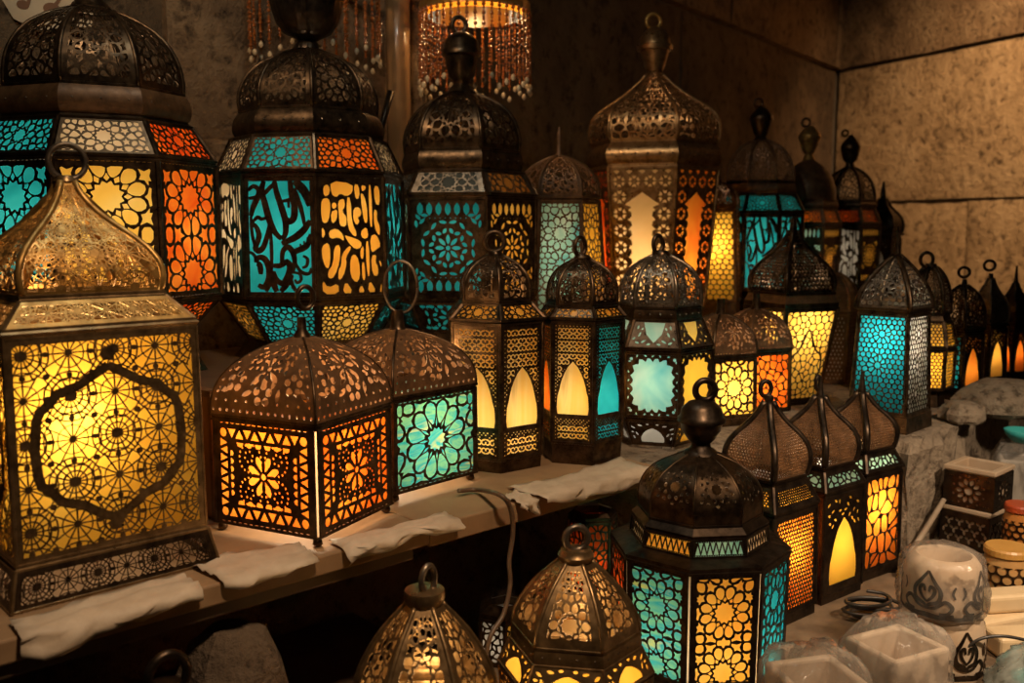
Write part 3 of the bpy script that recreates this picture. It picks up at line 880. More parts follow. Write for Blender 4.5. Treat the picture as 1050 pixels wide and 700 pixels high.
# --- front row, wooden shelf
lantern('lantern', 'large gold lantern with lace sides and flared skirt at the near end of the shelf', (82,450), 1.25, 4, 18, SHELF, 128,
  [('X', 576, 118, dict(pat=lambda W, H: star_lace(W, H, False, 7.0), name='skirt', metal='dark')),
   ('P', 571, 116, 'rim_band'),
   ('G', 345, 114, dict(pat=star_lace, glass='gold', metal='olive')),
   ('P', 340, 118, 'rim_band'), ('P', 336, 114, 'rim_band'),
   ('X', 308, 87, dict(pat=lambda W, H: star_lace(W, H, False, 6.0), name='shoulder_panel', metal='brass')),
   ('P', 303, 85, 'rim_band'),
   ('D', 186, 8, dict(prof=SPADE, pat=lambda W, H: star_lace(W, H, False, 3.8), metal='brass', rib=1.8)),
   ('L', [(186,10),(183,9),(180,7)], 'neck'),
   ('O', dict(c=(76,166), r=17, w=3.0, turn=10, metal='pewter'))],
  'olive', .95, lz=.62, lpos=(.38,-.26), dome_fill=1.5)
lantern('lantern', 'short square lantern with red daisy panels and flower-pierced dome', (313,470), 1.43, 4, -38.5, SHELF, 91,
  [('F', 5), ('P', 558, 92, 'base'),
   ('G', 441, 91, dict(pat=dashes(flower_panel), glass={'*': 'fire', 0: 'fire', 1: 'orange'}, slit=1)),
   ('P', 436, 92, 'rim_band'),
   ('D', 346, 9, dict(prof=HEMI, pat=dome_flower, metal='rust', ribmetal='dark', rib=.7)),
   ('L', [(346,9),(343,8),(338,5),(325,4.5)], 'neck'),
   ('O', dict(c=(313,305), r=9, w=2.6, turn=25, oval=1.25))], 'dark', 1.1, lz=.42, lpos=(.15,-.0), dome_fill=7)
lantern('lantern', 'short square lantern with marbled turquoise star panel, behind the red daisy lantern', (409,430), 1.665, 4, 41, SHELF, 80,
  [('F', 4.5), ('P', 516, 81, 'base'),
   ('G', 412, 80, dict(pat=dashes(rosette([(.5,.5)], .40, 12, .0026, .04, cs=.30, fill=.4)), glass={'*': 'tealgreen', -1: 'amber'})),
   ('P', 408, 81, 'rim_band'),
   ('D', 338, 9, dict(prof=HEMI, pat=dome_flower, metal='rust', ribmetal='dark', rib=.7)),
   ('L', [(338,9),(336,8),(334,7),(318,6)], 'neck'),
   ('O', dict(c=(411,294), r=17, w=1.5, turn=-10, oval=1.55, metal='pewter'))], 'dark', 1.0, lz=.45, dome_fill=4)
# --- middle row on the same shelf
ar = {'*': scroll_arch}
lantern('lantern', 'slim six-sided lantern with two yellow arch windows, beside the marbled turquoise one', (508,400), 1.81, 6, -24, SHELF, 46,
  [('P', 472, 47, 'base'), ('G', 333, 48, dict(pat=scroll_arch, glass='marble')), ('P', 329, 50, 'rim_band'),
   ('G', 313, 37, dict(pat=rosette([(.5,.5)], .3, 10, .0025, .08, by=.02), glass='amber', name='shoulder_panel')),
   ('P', 310, 35, 'rim_band'), ('D', 262, 7, dict(prof=DRUM, pat=rosette([(.5,.36)], .5, 10, .0030, .10, fill=.3), rib=1.0)),
   ('L', [(263,8),(260,8),(257,6)], 'neck'), ('O', dict(c=(507,248), r=10, w=2.6, turn=8))], 'dark', 1.3, lz=.28, dome_fill=.5)
lantern('lantern', 'slim six-sided lantern with a yellow arch and a blue arch side by side', (596,400), 1.855, 6, -13, SHELF, 41,
  [('P', 455, 42, 'base'), ('G', 331, 42, dict(pat=scroll_arch, glass={'*': 'marble', 1: 'teal', -1: 'orange'})), ('P', 327, 44, 'rim_band'),
   ('G', 316, 36, dict(pat=rosette([(.5,.5)], .3, 10, .0025, .08, by=.02), glass='amber', name='shoulder_panel')),
   ('P', 313, 35, 'rim_band'), ('D', 266, 7, dict(prof=DRUM, pat=ros_domeS, rib=1.0)),
   ('L', [(267,8),(264,9),(261,7)], 'neck'), ('O', dict(c=(589,253), r=8, w=2.2, turn=50, oval=1.2))], 'dark', 1.3, lz=.35, dome_fill=.5)
lantern('lantern', 'round-bellied lantern with pale mint and yellow leaf-edged windows', (676,380), 2.0, 6, -8, SHELF, 44,
  [('P', 456, 40, 'base', 'pewter'), ('G', 433, 51, dict(pat=half_arch, glass={'*': 'white', 1: 'gold'}, name='lower_panel')), ('P', 428, 53, 'rim_band'),
   ('G', 363, 53, dict(pat=leaf_open, glass={'*': 'mint', 1: 'gold'})), ('P', 358, 53, 'rim_band'),
   ('G', 329, 41, dict(pat=scallop_shoulder, glass={'*': 'mint', 1: 'yellow'}, name='shoulder_panel', metal='pewter')),
   ('R', 316, 40, 42, 'dark', 4), ('D', 262, 8, dict(prof=DRUM, pat=ros_domeS, metal='pewter', rib=1.1)),
   ('L', [(263,9),(260,9),(257,7)], 'neck'), ('O', dict(c=(666,250), r=6, w=2.2, turn=40, oval=1.4))], 'dark', 1.25, lz=.55, lcol=(1,.86,.66))
lantern('lantern', 'small square lantern with white-hot star rosette and brown dome', (737,390), 2.2, 4, 36, SHELF, 37,
  [('P', 430, 37, 'base'), ('G', 369, 36, dict(pat=rosette([(.5,.5)], .48, 12, .0034, .05), glass='yellow')), ('P', 366, 37, 'rim_band'),
   ('D', 322, 5, dict(prof=HEMI, pat=dome_flower, metal='rust', ribmetal='dark', rib=.8)), ('L', [(322,5),(316,4),(306,4)], 'neck')], 'dark', 2.4, lz=.45, dome_fill=1.4)
lantern('lantern', 'small square lantern with orange scrolled window and brown dome', (773,385), 2.36, 4, 38, SHELF, 36,
  [('P', 424, 36, 'base'), ('G', 363, 35, dict(pat=crackle(5, 8, .0028, .05, 4), glass='orange')), ('P', 360, 36, 'rim_band'),
   ('D', 317, 5, dict(prof=HEMI, pat=dome_flower, metal='rust', rib=.8)), ('L', [(317,5),(312,4),(300,3.5)], 'neck'),
   ('O', dict(c=(772,288), r=11, w=.9, turn=60, oval=1.0))], 'dark', 1.7, lz=.45, dome_fill=1.8)
hc = honey(9, .0026, .05, ((.5,.66),(.4,.3)))
lantern('lantern', 'tapering lantern with honeycomb amber panes under a pointed wire-mesh dome', (809,360), 2.46, 4, 39, SHELF, 30,
  [('P', 412, 30, 'base'), ('G', 318, 46, dict(pat=ogee(crackle(8, 14, .0022, .05, 11)), glass='yellow')), ('P', 312, 47, 'rim_band'),
   ('P', 302, 42, 'shoulder', 'rust'), ('D', 236, 4, dict(prof=SPADE, pat=dots(11, 16, .06, .40), rib=1.2)),
   ('L', [(236,4),(228,3),(222,2)], 'neck')], 'dark', 2.0, lz=.85)
lantern('lantern', 'plain brown lantern with a smooth round dome, unlit, behind the honeycomb amber lantern', (853,345), 2.8, 6, 10, SHELF, 22,
  [('P', 402, 22, 'base'), ('G', 322, 23, dict(pat=dots(5, 16, .1, .25), glass='pale')), ('P', 318, 24, 'rim_band'),
   ('D', 280, 4, dict(prof=HEMI, pat=dots(10, 12, .08, .2, 5), metal='rust')), ('L', [(280,4),(272,3),(262,2.5)], 'neck')], 'rust', .10)
# --- on the stone ledge
lantern('lantern', 'square lantern with glowing turquoise honeycomb side and pale side on the stone ledge', (914,375), 2.15, 4, -23, SHELF, 42,
  [('P', 428, 41, 'base'), ('P', 426, 38, 'rim_band'),
   ('G', 323, 33, dict(pat=honey(9.5, .0026, .05, ((.5,.8),(.45,.48),(.4,.2))), glass={'*': 'teal', 1: 'pale', 0: 'teal'})), ('P', 318, 36, 'rim_band'),
   ('D', 262, 3, dict(prof=CONE, pat=honey(8, .0030, .07, ((.5,.3),)), metal='pewter', rib=1.5, ribmetal='dark')), ('L', [(262,4),(255,3),(240,1.6),(232,1)], 'spire')], 'dark', 1.6, lz=.72, lcol=(1,.86,.66))
lantern('lantern', 'bellied lantern with two tiers of golden honeycomb panes on the stone ledge', (950,360), 2.42, 6, 10, SHELF, 20,
  [('P', 402, 18, 'base'), ('P', 399, 26, 'base'), ('G', 359, 27, dict(pat=honey(7, .0022, .06), glass='gold')), ('P', 356, 28, 'rim_band'),
   ('G', 330, 22, dict(pat=honey(7, .0022, .06), glass='gold', name='shoulder_panel')), ('P', 322, 20, 'collar'),
   ('D', 274, 5, dict(prof=HEMI, pat=honey(6, .0026, .08), rib=1.2)), ('L', [(274,6),(270,5)], 'neck'), ('O', dict(c=(939,266), r=6, w=1.8, turn=10, oval=1.2))], 'dark', 2.0, lz=.55)
lantern('lantern', 'dark-domed lantern with a dim teal side and an orange streaked side', (984,375), 2.5, 4, -38, SHELF, 21,
  [('P', 402, 21, 'base'), ('G', 343, 20, dict(pat={0: honey(5, .004, .12), '*': arch_only}, glass={'*': 'fire', 0: 'teal'})), ('P', 338, 21, 'rim_band'),
   ('D', 292, 3, dict(prof=BULB, pat=ros_domeS, metal='black')), ('L', [(292,3),(286,2)], 'neck'), ('O', dict(c=(986,279), r=5, w=1.5, turn=5))], 'black', .75, lz=.4)
lantern('lantern', 'dark lantern with a grey ogee dome and one amber slit window', (1011,365), 2.64, 4, -38, SHELF, 18,
  [('P', 392, 18, 'base'), ('G', 337, 17, dict(pat=arch_only, glass='amber')), ('P', 333, 18, 'rim_band'),
   ('D', 285, 2.5, dict(prof=ONION, metal='pewter')), ('L', [(285,2.5),(280,2)], 'neck'), ('O', dict(c=(1010,272), r=5, w=1.5, turn=5))], 'black', .9, lz=.5)
lantern('lantern', 'dark pointed lantern with one red-orange slit window at the far end of the ledge', (1037,362), 2.8, 4, -38, SHELF, 14,
  [('P', 386, 14, 'base'), ('G', 336, 13, dict(pat=arch_only, glass='orange')), ('P', 332, 15, 'rim_band'),
   ('D', 290, 2, dict(prof=ONION, metal='black')), ('L', [(290,2.5),(284,1.6),(272,1)], 'spire')], 'black', .9, lz=.5)

# --- rear row on the raised shelf
lantern('lantern', 'huge eight-sided lantern with yellow star front between teal and orange sides', (105,235), 1.9, 8, 3, REAR, 96,
  [('P', 352, 76, 'base'), ('G', 314, 111, dict(pat=ros_sh, glass={'*': 'amber', 1: 'redorange', -1: 'teal'}, name='lower_panel')), ('P', 309, 113, 'rim_band'),
   ('G', 163, 112, dict(pat=dashes(rosette([(.5,.74),(.5,.18)], .45, 12, .0036, .07)), glass={'*': 'amber', 0: 'yellow', 1: 'orange', -1: 'teal', 2: 'teal'}, post=1.4)), ('P', 158, 112, 'rim_band'),
   ('G', 121, 90, dict(pat=ros_sh, glass={'*': 'amber', 0: 'cream', 1: 'redorange', -1: 'teal'}, name='shoulder_panel')),
   ('P', 117, 86, 'rim_band'), ('R', 86, 83, 92, 'rust', 3), ('D', 8, 20, dict(prof=HEMI, pat=ros_dome, metal='dark', rib=1.0)),
   ('L', [(8,20),(4,17),(0,13),(-14,10),(-24,26),(-46,34),(-66,30),(-70,10)], 'finial')], 'dark', 1.0, lz=.5)
lantern('lantern', 'huge eight-sided lantern with teal and orange script-like cut-outs and fluted bowl finial', (320,230), 2.17, 8, -20, REAR, 82,
  [('P', 352, 66, 'base'), ('G', 312, 94, dict(pat=ros_sh, glass={'*': 'amber', 0: 'teal', 1: 'yellow', 2: 'teal'}, name='lower_panel')), ('P', 306, 96, 'rim_band'),
   ('G', 179, 94, dict(pat={0: dashes(script_strokes), 2: script_strokes, '*': dashes(script_holes)}, glass={'*': 'cream', 0: 'teal', 1: 'amber', 2: 'teal', -1: 'cream'}, post=1.3)), ('P', 174, 95, 'rim_band'),
   ('G', 138, 78, dict(pat=ros_sh, glass={'*': 'cream', 0: 'teal', 1: 'orange', -1: 'cream'}, name='shoulder_panel')),
   ('P', 135, 74, 'rim_band'), ('R', 109, 68, 79, 'dark', 3), ('D', 50, 12, dict(prof=BULB, pat=ros_dome, metal='dark', rib=1.0)),
   ('L', [(50,14),(46,13),(42,9),(39,12),(33,22),(22,29),(10,32.5),(2,34),(-2,35),(-8,33),(-20,22),(-30,8)], 'finial', 20, 'black')], 'dark', 1.0, lz=.5)
lantern('lantern', 'tall dark six-sided lantern with rows of oval slots and a ball finial', (474,240), 2.4, 6, -12, REAR, 62,
  [('P', 340, 60, 'base'), ('G', 312, 74, dict(pat=oval_rose, glass={'*': 'teal', 1: 'amber'}, name='lower_panel')), ('P', 307, 75, 'rim_band'),
   ('G', 203, 75, dict(pat=oval_rose, glass={'*': 'mint', 0: 'teal', 1: 'amber', 2: 'amber'})), ('P', 198, 76, 'rim_band'),
   ('G', 175, 63, dict(pat=rosette([(.5,.5)], .28, 10, .003, .10, by=.03), glass={'*': 'dimmed', 1: 'dimmed_amber'}, name='shoulder_panel', metal='pewter')),
   ('P', 172, 60, 'rim_band'), ('R', 152, 58, 63, 'dark', 4), ('D', 94, 12, dict(prof=BULB, pat=ros_dome, metal='dark', rib=1.0)),
   ('L', [(94,15),(90,12),(86,8),(82,9),(78,13),(57,16.5),(55,19.5),(51,19.5),(49,18),(41,17),(35,11),(32,4)], 'finial'),
   ('O', dict(c=(466,26), r=7, w=2.2, turn=15, oval=1.15))], 'dark', .55, lz=.5)
lantern('lantern', 'brown-domed lantern with grey-green rosette front and gold side, behind the arch-window pair', (573,240), 2.62, 6, 2, REAR, 50,
  [('P', 325, 50, 'base'), ('G', 206, 41, dict(pat={'*': rosette([(.5,.72),(.5,.3)], .42, 12, .003, .06)}, glass={'*': 'gold', 0: 'mint', 1: 'gold'})), ('P', 202, 42, 'rim_band'),
   ('D', 160, 5, dict(prof=HEMI, pat=ros_domeS, metal='rust', round=False)), ('L', [(160,5),(156,3),(146,2.5),(138,3),(130,1)], 'spire')], 'rust', .7, lz=.5, dome_fill=.8)
lantern('lantern', 'tall copper lantern with cream and orange saw-edged openings and onion dome', (668,240), 2.92, 6, -10, REAR, 52,
  [('P', 318, 54, 'base'), ('G', 171, 66, dict(pat=long_open, glass={'*': 'amber', 0: 'peach', 1: 'fire', -1: 'redorange'}, metal='copper')), ('P', 167, 66, 'rim_band'),
   ('R', 147, 65, 70.5, 'copper', 6), ('P', 143, 62, 'rim_band'),
   ('D', 73, 6.5, dict(prof=[(0,1.03),(.12,1.07),(.28,1.06),(.40,1.0),(.50,.86),(.60,.66),(.70,.48),(.80,.33),(.90,.2),(1,.1)], pat=rosette([(.5,.28),(.0,.28),(1,.28)], .24, 6, .005, .04, fill=.6), metal='copper', rib=.8)),
   ('L', [(73,8),(70,9),(67,10),(51,14),(50.5,17),(46,17.3),(45,15.5),(38,14.5),(32,11),(28,5)], 'finial', 0, 'copper'),
   ('O', dict(c=(670,22), r=7, w=2.0, turn=10, metal='brass'))], 'copper', 1.25, lz=.3)
lantern('lantern', 'narrow lantern of bright yellow honeycomb behind the tall copper lantern', (735,262), 3.08, 4, -6, REAR, 25,
  [('P', 309, 25, 'base', 'rust'), ('G', 216, 20, dict(pat=honey(7, .0030, .04, ((.45,.5),)), glass='gold')), ('P', 212, 21, 'rim_band'),
   ('D', 188, 4, dict(prof=HEMI, pat=ros_domeS, metal='rust')), ('L', [(188,4),(182,2)], 'neck')], 'rust', 1.9, lz=.6)
lantern('lantern', 'eight-sided lantern with bright teal script-like window and urn finial', (777,240), 3.38, 8, 5, REAR, 38,
  [('P', 306, 36, 'base'), ('P', 297, 43, 'base'), ('G', 220, 43, dict(pat=script_strokes, glass='teal')), ('P', 217, 43.5, 'rim_band'),
   ('G', 199, 35, dict(pat=ros_sh, glass='teal', name='shoulder_panel')), ('R', 186, 33, 37, 'rust'),
   ('D', 144, 8, dict(prof=HEMI, pat=ros_domeS, metal='rust')), ('L', [(144,8),(140,5),(137,7),(125,10.5),(122,12),(118,11),(112,6),(110,2)], 'finial'),
   ('O', dict(c=(770,106), r=4, w=1.3, turn=15))], 'dark', 1.0, lz=.5)
lantern('lantern', 'brown lantern with smooth dome, brass ball finial and green rosette window', (826,250), 3.55, 6, 0, REAR, 32,
  [('P', 300, 31, 'base'), ('G', 232, 33, dict(pat=oval_rose, glass={'*': 'mint', 1: 'amber'})), ('P', 229, 33, 'rim_band'),
   ('G', 215, 28, dict(pat=ros_sh, glass={'*': 'orange'}, name='shoulder_panel')), ('R', 205, 28, 31, 'rust'),
   ('D', 164, 5, dict(prof=HEMI, metal='rust', round=True)), ('L', [(164,6),(158,4),(155,6),(144,9.5),(141,11),(137,10),(131,5),(129,2)], 'finial', 0, 'brass'),
   ('O', dict(c=(817,126), r=4, w=1.3, turn=15))], 'rust', .8, lz=.5)
lantern('lantern', 'dark lantern with white script-like window, glowing orange shoulder and urn finial', (868,250), 3.9, 6, -4, REAR, 30,
  [('P', 292, 30, 'base'), ('G', 232, 31, dict(pat={'*': script_holes, 1: oval_rose}, glass={'*': 'white', 1: 'amber', -1: 'amber'})), ('P', 229, 31, 'rim_band'),
   ('G', 214, 25, dict(pat=ros_sh, glass={'*': 'redorange'}, name='shoulder_panel')), ('R', 206, 25, 28, 'dark'),
   ('D', 172, 4, dict(prof=HEMI, pat=ros_domeS, metal='dark')), ('L', [(172,5),(167,4),(164,7),(153,9.5),(150,10),(146,8),(141,4),(138,1)], 'finial'),
   ('O', dict(c=(852,137), r=3, w=1.1, turn=15))], 'dark', .45, lz=.5)
lantern('lantern', 'unlit black onion-domed lantern in the wall corner', (903,255), 4.1, 6, 0, REAR, 17,
  [('P', 290, 17, 'base'), ('G', 245, 18, dict(pat=half_arch, glass='pale')), ('P', 240, 20, 'rim_band'),
   ('D', 203, 3, dict(prof=ONION, metal='black')), ('L', [(203,3),(196,2.5),(186,1)], 'spire')], 'black', .06)

# --- lower table
lantern('lantern', 'dark eight-sided lantern with zigzag collar, teal and amber star panels, on lower table', (715,600), 1.52, 8, 18, LOW, 84,
  [('P', 712, 86, 'base'), ('P', 706, 90, 'base'), ('G', 589, 92, dict(pat=dashes(rosette([(.5,.66),(.5,.13)], .44, 12, .0026, .07)), glass={'*': 'tealgreen', 0: 'amber', 1: 'teal', -1: 'tealgreen', -2: 'redorange'}, post=1.2, slit=1)), ('P', 584, 93, 'rim_band'),
   ('P', 572, 70, 'roof'), ('G', 554, 68, dict(pat=dashes(zigzag(8), 20, .06), glass={'*': 'cream', 0: 'mint', -1: 'amber'}, name='collar_panel')), ('P', 550, 70, 'rim_band'),
   ('P', 540, 62, 'roof'), ('D', 466, 13, dict(prof=DRUM, pat=rosette([(.5,.42)], .36, 10, .0050, .12), metal='dark', rib=.7)),
   ('L', [(467,17),(463,15),(459,10),(455,9),(451,13),(442,19),(436,20),(434,23),(430,23),(428,21),(420,19),(413,13),(409,5)], 'finial', 0),
   ('O', dict(c=(723,400), r=10, w=3.4, turn=18))], 'black', 1.25, lz=.25, dome_fill=.3)
lantern('lantern', 'square lantern with fine-meshed orange side and mesh onion dome beside the zigzag-collared one', (784,540), 1.76, 4, 55, LOW, 53,
  [('P', 636, 53, 'base'), ('G', 532, 51, dict(pat=dots(15, 22, .06, .43), glass={'*': 'fire', 0: 'fire'})), ('P', 527, 53, 'rim_band'),
   ('G', 499, 40, dict(pat=dots(16, 6, .08, .3), glass='gold', name='shoulder_panel')), ('P', 495, 41, 'rim_band'),
   ('D', 412, 4, dict(prof=ONION, pat=dots(15, 26, .05, .36), metal='rust', rib=1.7, ribmetal='black')), ('L', [(412,4),(408,5),(405,4)], 'neck'),
   ('O', dict(c=(777,398), r=6, w=2.4, turn=30, oval=1.3))], 'black', 3.2, lz=.62, lpos=(.3,0), dome_fill=.4)
lantern('lantern', 'square lantern with tall yellow arch window, middle of three mesh-domed ones on the lower table', (836,520), 1.88, 4, 56, LOW, 48,
  [('P', 612, 48, 'base'), ('G', 510, 46, dict(pat=arch_only, glass='gold')), ('P', 505, 48, 'rim_band'),
   ('G', 484, 37, dict(pat=crackle(7, 3, .003, .07, 8), glass='mint', name='shoulder_panel')), ('P', 480, 38, 'rim_band'),
   ('D', 406, 4, dict(prof=ONION, pat=dots(14, 24, .05, .36), metal='rust', rib=1.7, ribmetal='black')), ('L', [(406,4),(398,3),(385,1.5)], 'spire'),
   ('O', dict(c=(833,392), r=4, w=1.8, turn=60, oval=1.8))], 'black', 1.25, lz=.5, dome_fill=.5)
lantern('lantern', 'square lantern with leaf-like amber cracks and mesh onion dome against the stone block', (879,500), 2.0, 4, 56, LOW, 43,
  [('P', 586, 43, 'base'), ('G', 490, 41, dict(pat=crackle(6, 5, .0032, .05, 21, 1), glass='fire')), ('P', 485, 43, 'rim_band'),
   ('G', 466, 33, dict(pat=crackle(7, 3, .003, .07, 9), glass='mint', name='shoulder_panel')), ('P', 463, 34, 'rim_band'),
   ('D', 402, 4, dict(prof=ONION, pat=dots(13, 22, .05, .36), metal='rust', rib=1.7, ribmetal='black')), ('L', [(402,4),(395,3),(380,1.5)], 'spire')], 'black', 2.8, lz=.65, lpos=(.25,0), dome_fill=.4)
lantern('lantern', 'bronze lantern with big ring and egg-shaped dome in front of the zigzag-collared lantern', (590,620), 1.24, 6, -6, LOW, 70,
  [('P', 800, 74, 'base'), ('G', 722, 80, dict(pat=arch_only, glass='yellow')), ('P', 718, 81, 'rim_band'),
   ('G', 686, 68, dict(pat=half_arch, glass='yellow', name='shoulder_panel')), ('R', 668, 66, 69, 'olive', 4),
   ('D', 577, 15, dict(prof=EGG, pat=rosette([(.5,.26)], .40, 10, .0034, .16, fill=.42), metal='olive', rib=1.2)),
   ('L', [(577,16),(575,18),(571,18.5),(568,16),(565,15)], 'collar_ring'), ('O', dict(c=(591,552), r=12, w=3.6, turn=20, metal='pewter'))], 'olive', 1.3, lz=.6, dome_fill=1.6, lcol=(1,.66,.3))
lantern('lantern', 'bronze lantern with egg-shaped dome of gold openings, standing lowest at the table front', (436,680), 1.12, 6, -4, LOW, 74,
  [('P', 860, 78, 'base'), ('G', 775, 82, dict(pat=arch_only, glass='yellow')), ('P', 770, 82, 'rim_band'), ('R', 745, 74, 78, 'olive', 4),
   ('D', 622, 17, dict(prof=EGG, pat=rosette([(.5,.40)], .46, 10, .0034, .14, fill=.42), metal='olive', rib=1.4)),
   ('L', [(622,18),(619,20),(613,21),(608,20),(606,15)], 'collar_ring'), ('O', dict(c=(439,594), r=9.5, w=3.2, turn=45, oval=1.5, metal='pewter'))], 'olive', 1.2, lz=.8, dome_fill=1.6, lcol=(1,.66,.3))
lantern('lantern', 'small hexagonal lantern with a grey crackle pane tucked behind the big-ringed bronze lantern', (518,670), 1.56, 6, -30, LOW, 25,
  [('P', 720, 25, 'base'), ('G', 640, 25, dict(pat=crackle(4, 6, .003, .08, 31), glass={'*': 'white', 1: 'gold'})), ('P', 634, 26, 'rim_band'), ('P', 622, 14, 'roof')], 'dark', .6, lz=.4)
lantern('lantern', 'hexagonal lantern with flat roof and red crackle panes in the shade behind the zigzag-collared lantern', (607,580), 1.72, 6, 14, LOW, 24,
  [('P', 640, 24, 'base'), ('G', 537, 24, dict(pat=crackle(5, 11, .003, .08, 41), glass='redorange')), ('P', 532, 25, 'rim_band'), ('P', 527, 20, 'roof')], 'dark', .8, lz=.5)
lantern('lantern', 'dark lantern below the shelf showing only its big loop and cap', (172,760), 1.03, 6, 0, LOW, 44,
  [('P', 800, 44, 'base'), ('R', 770, 40, 43), ('D', 715, 14, dict(prof=HEMI, metal='black')), ('L', [(715,15),(710,17),(703,16)], 'collar_ring'),
   ('O', dict(c=(172,692), r=20, w=5, turn=20, oval=1.1))], 'black', 0)
# ------------------------------------------------------------------ the setting
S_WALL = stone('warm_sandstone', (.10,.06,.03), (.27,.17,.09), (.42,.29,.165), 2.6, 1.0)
S_SIDE = stone('pale_sandstone', (.22,.14,.07), (.46,.31,.165), (.60,.43,.25), 3.0, 1.0)
S_LEDGE = stone('rough_grey_limestone', (.13,.098,.066), (.30,.235,.165), (.42,.34,.245), 5, 1.0)
S_DARK = stone('dark_stone', (.035,.026,.018), (.07,.05,.033), (.11,.08,.055), 3, .7)  # very dark stone tone for the floor
MORTAR = plain('old_mortar', (.10,.075,.05), (.20,.155,.11), .95, 20, .5)
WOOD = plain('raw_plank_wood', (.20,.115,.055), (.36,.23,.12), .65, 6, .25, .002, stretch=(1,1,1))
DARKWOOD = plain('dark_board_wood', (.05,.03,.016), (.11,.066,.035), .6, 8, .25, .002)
PAPER = plain('cream_wrapping_paper', (.56,.44,.31), (.74,.62,.47), .6, 30, .35, .003, trans=.2)
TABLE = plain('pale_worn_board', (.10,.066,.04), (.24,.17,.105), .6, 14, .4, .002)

A = at_z(20, 652, SHELF); B = at_z(668, 479, SHELF)
e1 = Vector((B.x-A.x, B.y-A.y, 0)).normalized(); nb = Vector((-e1.y, e1.x, 0))
def SP(t, o, z): p = A+e1*t+nb*o; return Vector((p.x, p.y, z))
LEN = (Vector((B.x,B.y,0))-Vector((A.x,A.y,0))).length
def slab(name, pts, z0, z1, mat, bev=.004):
    mb = MB(); n = len(pts)
    mb.rings([[(p[0],p[1],z0) for p in pts], [(p[0],p[1],z1) for p in pts]], True, True)
    o = mb.build(name, mat)
    if bev:
        b = o.modifiers.new('bevel', 'BEVEL'); b.width = bev; b.segments = 2
    return o
def quad(t0, t1, o0, o1): return [SP(t0,o0,0), SP(t1,o0,0), SP(t1,o1,0), SP(t0,o1,0)]
# floor and big wall behind
def wall_blocks(name, org, d, nrm, length, rows, mat, seed, shift=None, nsub=10):
    """a stone wall of separate dressed blocks over a mortar bed; d along, nrm towards the viewer"""
    r = random.Random(seed); mb = MB(); z = 0
    for ri, (h, w, prot) in enumerate(rows):
        x = -r.uniform(0, w) if shift is None else shift[ri]
        while x < length:
            ww = w*r.uniform(.85, 1.2); x1 = min(x+ww, length); x0 = max(x, 0)
            g = .007; p0 = prot+r.uniform(-.008, .012)
            if x1-x0 > .05:
                nx, nz = nsub, 6; vs = []; fs = []
                for j in range(nz+1):
                    for i in range(nx+1):
                        u = i/nx; v = j/nz; xx = x0+g+(x1-x0-2*g)*u; zz = z+g+(h-2*g)*v
                        e = min(u, 1-u)*(x1-x0); e2 = min(v, 1-v)*h
                        o = p0 - (.016 if min(e, e2) < .001 else 0)+r.uniform(-.004,.004)
                        if min(e, e2) < .001: xx += r.uniform(-.004,.004); zz += r.uniform(-.004,.004)
                        q = org+d*xx+nrm*o; vs.append((q.x, q.y, zz))
                for j in range(nz):
                    for i in range(nx):
                        a = j*(nx+1)+i; fs.append((a, a+1, a+nx+2, a+nx+1))
                mb.add(vs, fs)
                # reveal sides back to the mortar bed
                loop = [i for i in range(nx+1)]+[(j+1)*(nx+1)-1 for j in range(1, nz+1)]+[nz*(nx+1)+i for i in range(nx-1,-1,-1)]+[j*(nx+1) for j in range(nz-1,0,-1)]
                back = [(Vector(vs[i])-nrm*(p0+.03)) for i in loop]; m = len(loop)
                mb.add([vs[i] for i in loop]+back, [(k, m+k, m+(k+1) % m, (k+1) % m) for k in range(m)])
            x += ww
        z += h
    o = mb.build(name, mat); sharpen(o, 50); struct(o)
    return o, z
OFFW = 1.06
ew = Vector((.609,.793,0)).normalized(); nw = Vector((-ew.y, ew.x, 0)); CD = 6.5
C = at_y(857, 150, CD); C.z = 0; W0 = C-ew*6.2
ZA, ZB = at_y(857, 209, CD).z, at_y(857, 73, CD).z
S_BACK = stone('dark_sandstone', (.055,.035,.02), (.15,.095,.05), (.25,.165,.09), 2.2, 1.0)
def bedslab(name, p0, p1, nrm, z0, z1):
    b = MB(); a, c = p0+nrm*-.02, p1+nrm*-.02
    b.rings([[Vector((q.x,q.y,z)) for q in (a, c, c-nrm*.15, a-nrm*.15)] for z in (z0, z1)], True, True); return struct(b.build(name, MORTAR))
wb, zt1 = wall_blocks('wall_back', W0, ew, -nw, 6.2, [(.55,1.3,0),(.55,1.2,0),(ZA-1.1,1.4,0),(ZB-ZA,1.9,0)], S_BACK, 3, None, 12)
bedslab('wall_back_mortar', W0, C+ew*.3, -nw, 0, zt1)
def lift(o, z):
    o.location.z = z; return o
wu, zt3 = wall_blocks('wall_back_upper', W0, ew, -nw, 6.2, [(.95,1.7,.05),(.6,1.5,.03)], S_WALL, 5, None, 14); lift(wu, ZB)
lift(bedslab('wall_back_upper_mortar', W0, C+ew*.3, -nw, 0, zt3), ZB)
d2 = Vector((.46,-.887,0)).normalized(); n2 = Vector((-.887,-.46,0)).normalized()
ws, zt2 = wall_blocks('wall_side', C, d2, n2, 4.6, [(.55,1.5,0),(.55,1.7,0),(ZA-1.1,1.15,0),(ZB-ZA,5.5,.02)], S_SIDE, 9, [-.3,-.6,-.30,-.2], 22)
S_ROUGH = stone('pitted_sandstone', (.10,.06,.03), (.30,.19,.10), (.46,.32,.18), 4.5, 1.3)
wu2, zt4 = wall_blocks('wall_side_upper', C, d2, n2, 4.6, [(.9,4.2,.04),(.6,1.8,.02)], S_ROUGH, 12, [-.3,-.6], 22); lift(wu2, ZB)
E2 = C+d2*4.6
bedslab('wall_side_mortar', C, E2, n2, 0, zt2+1.5)
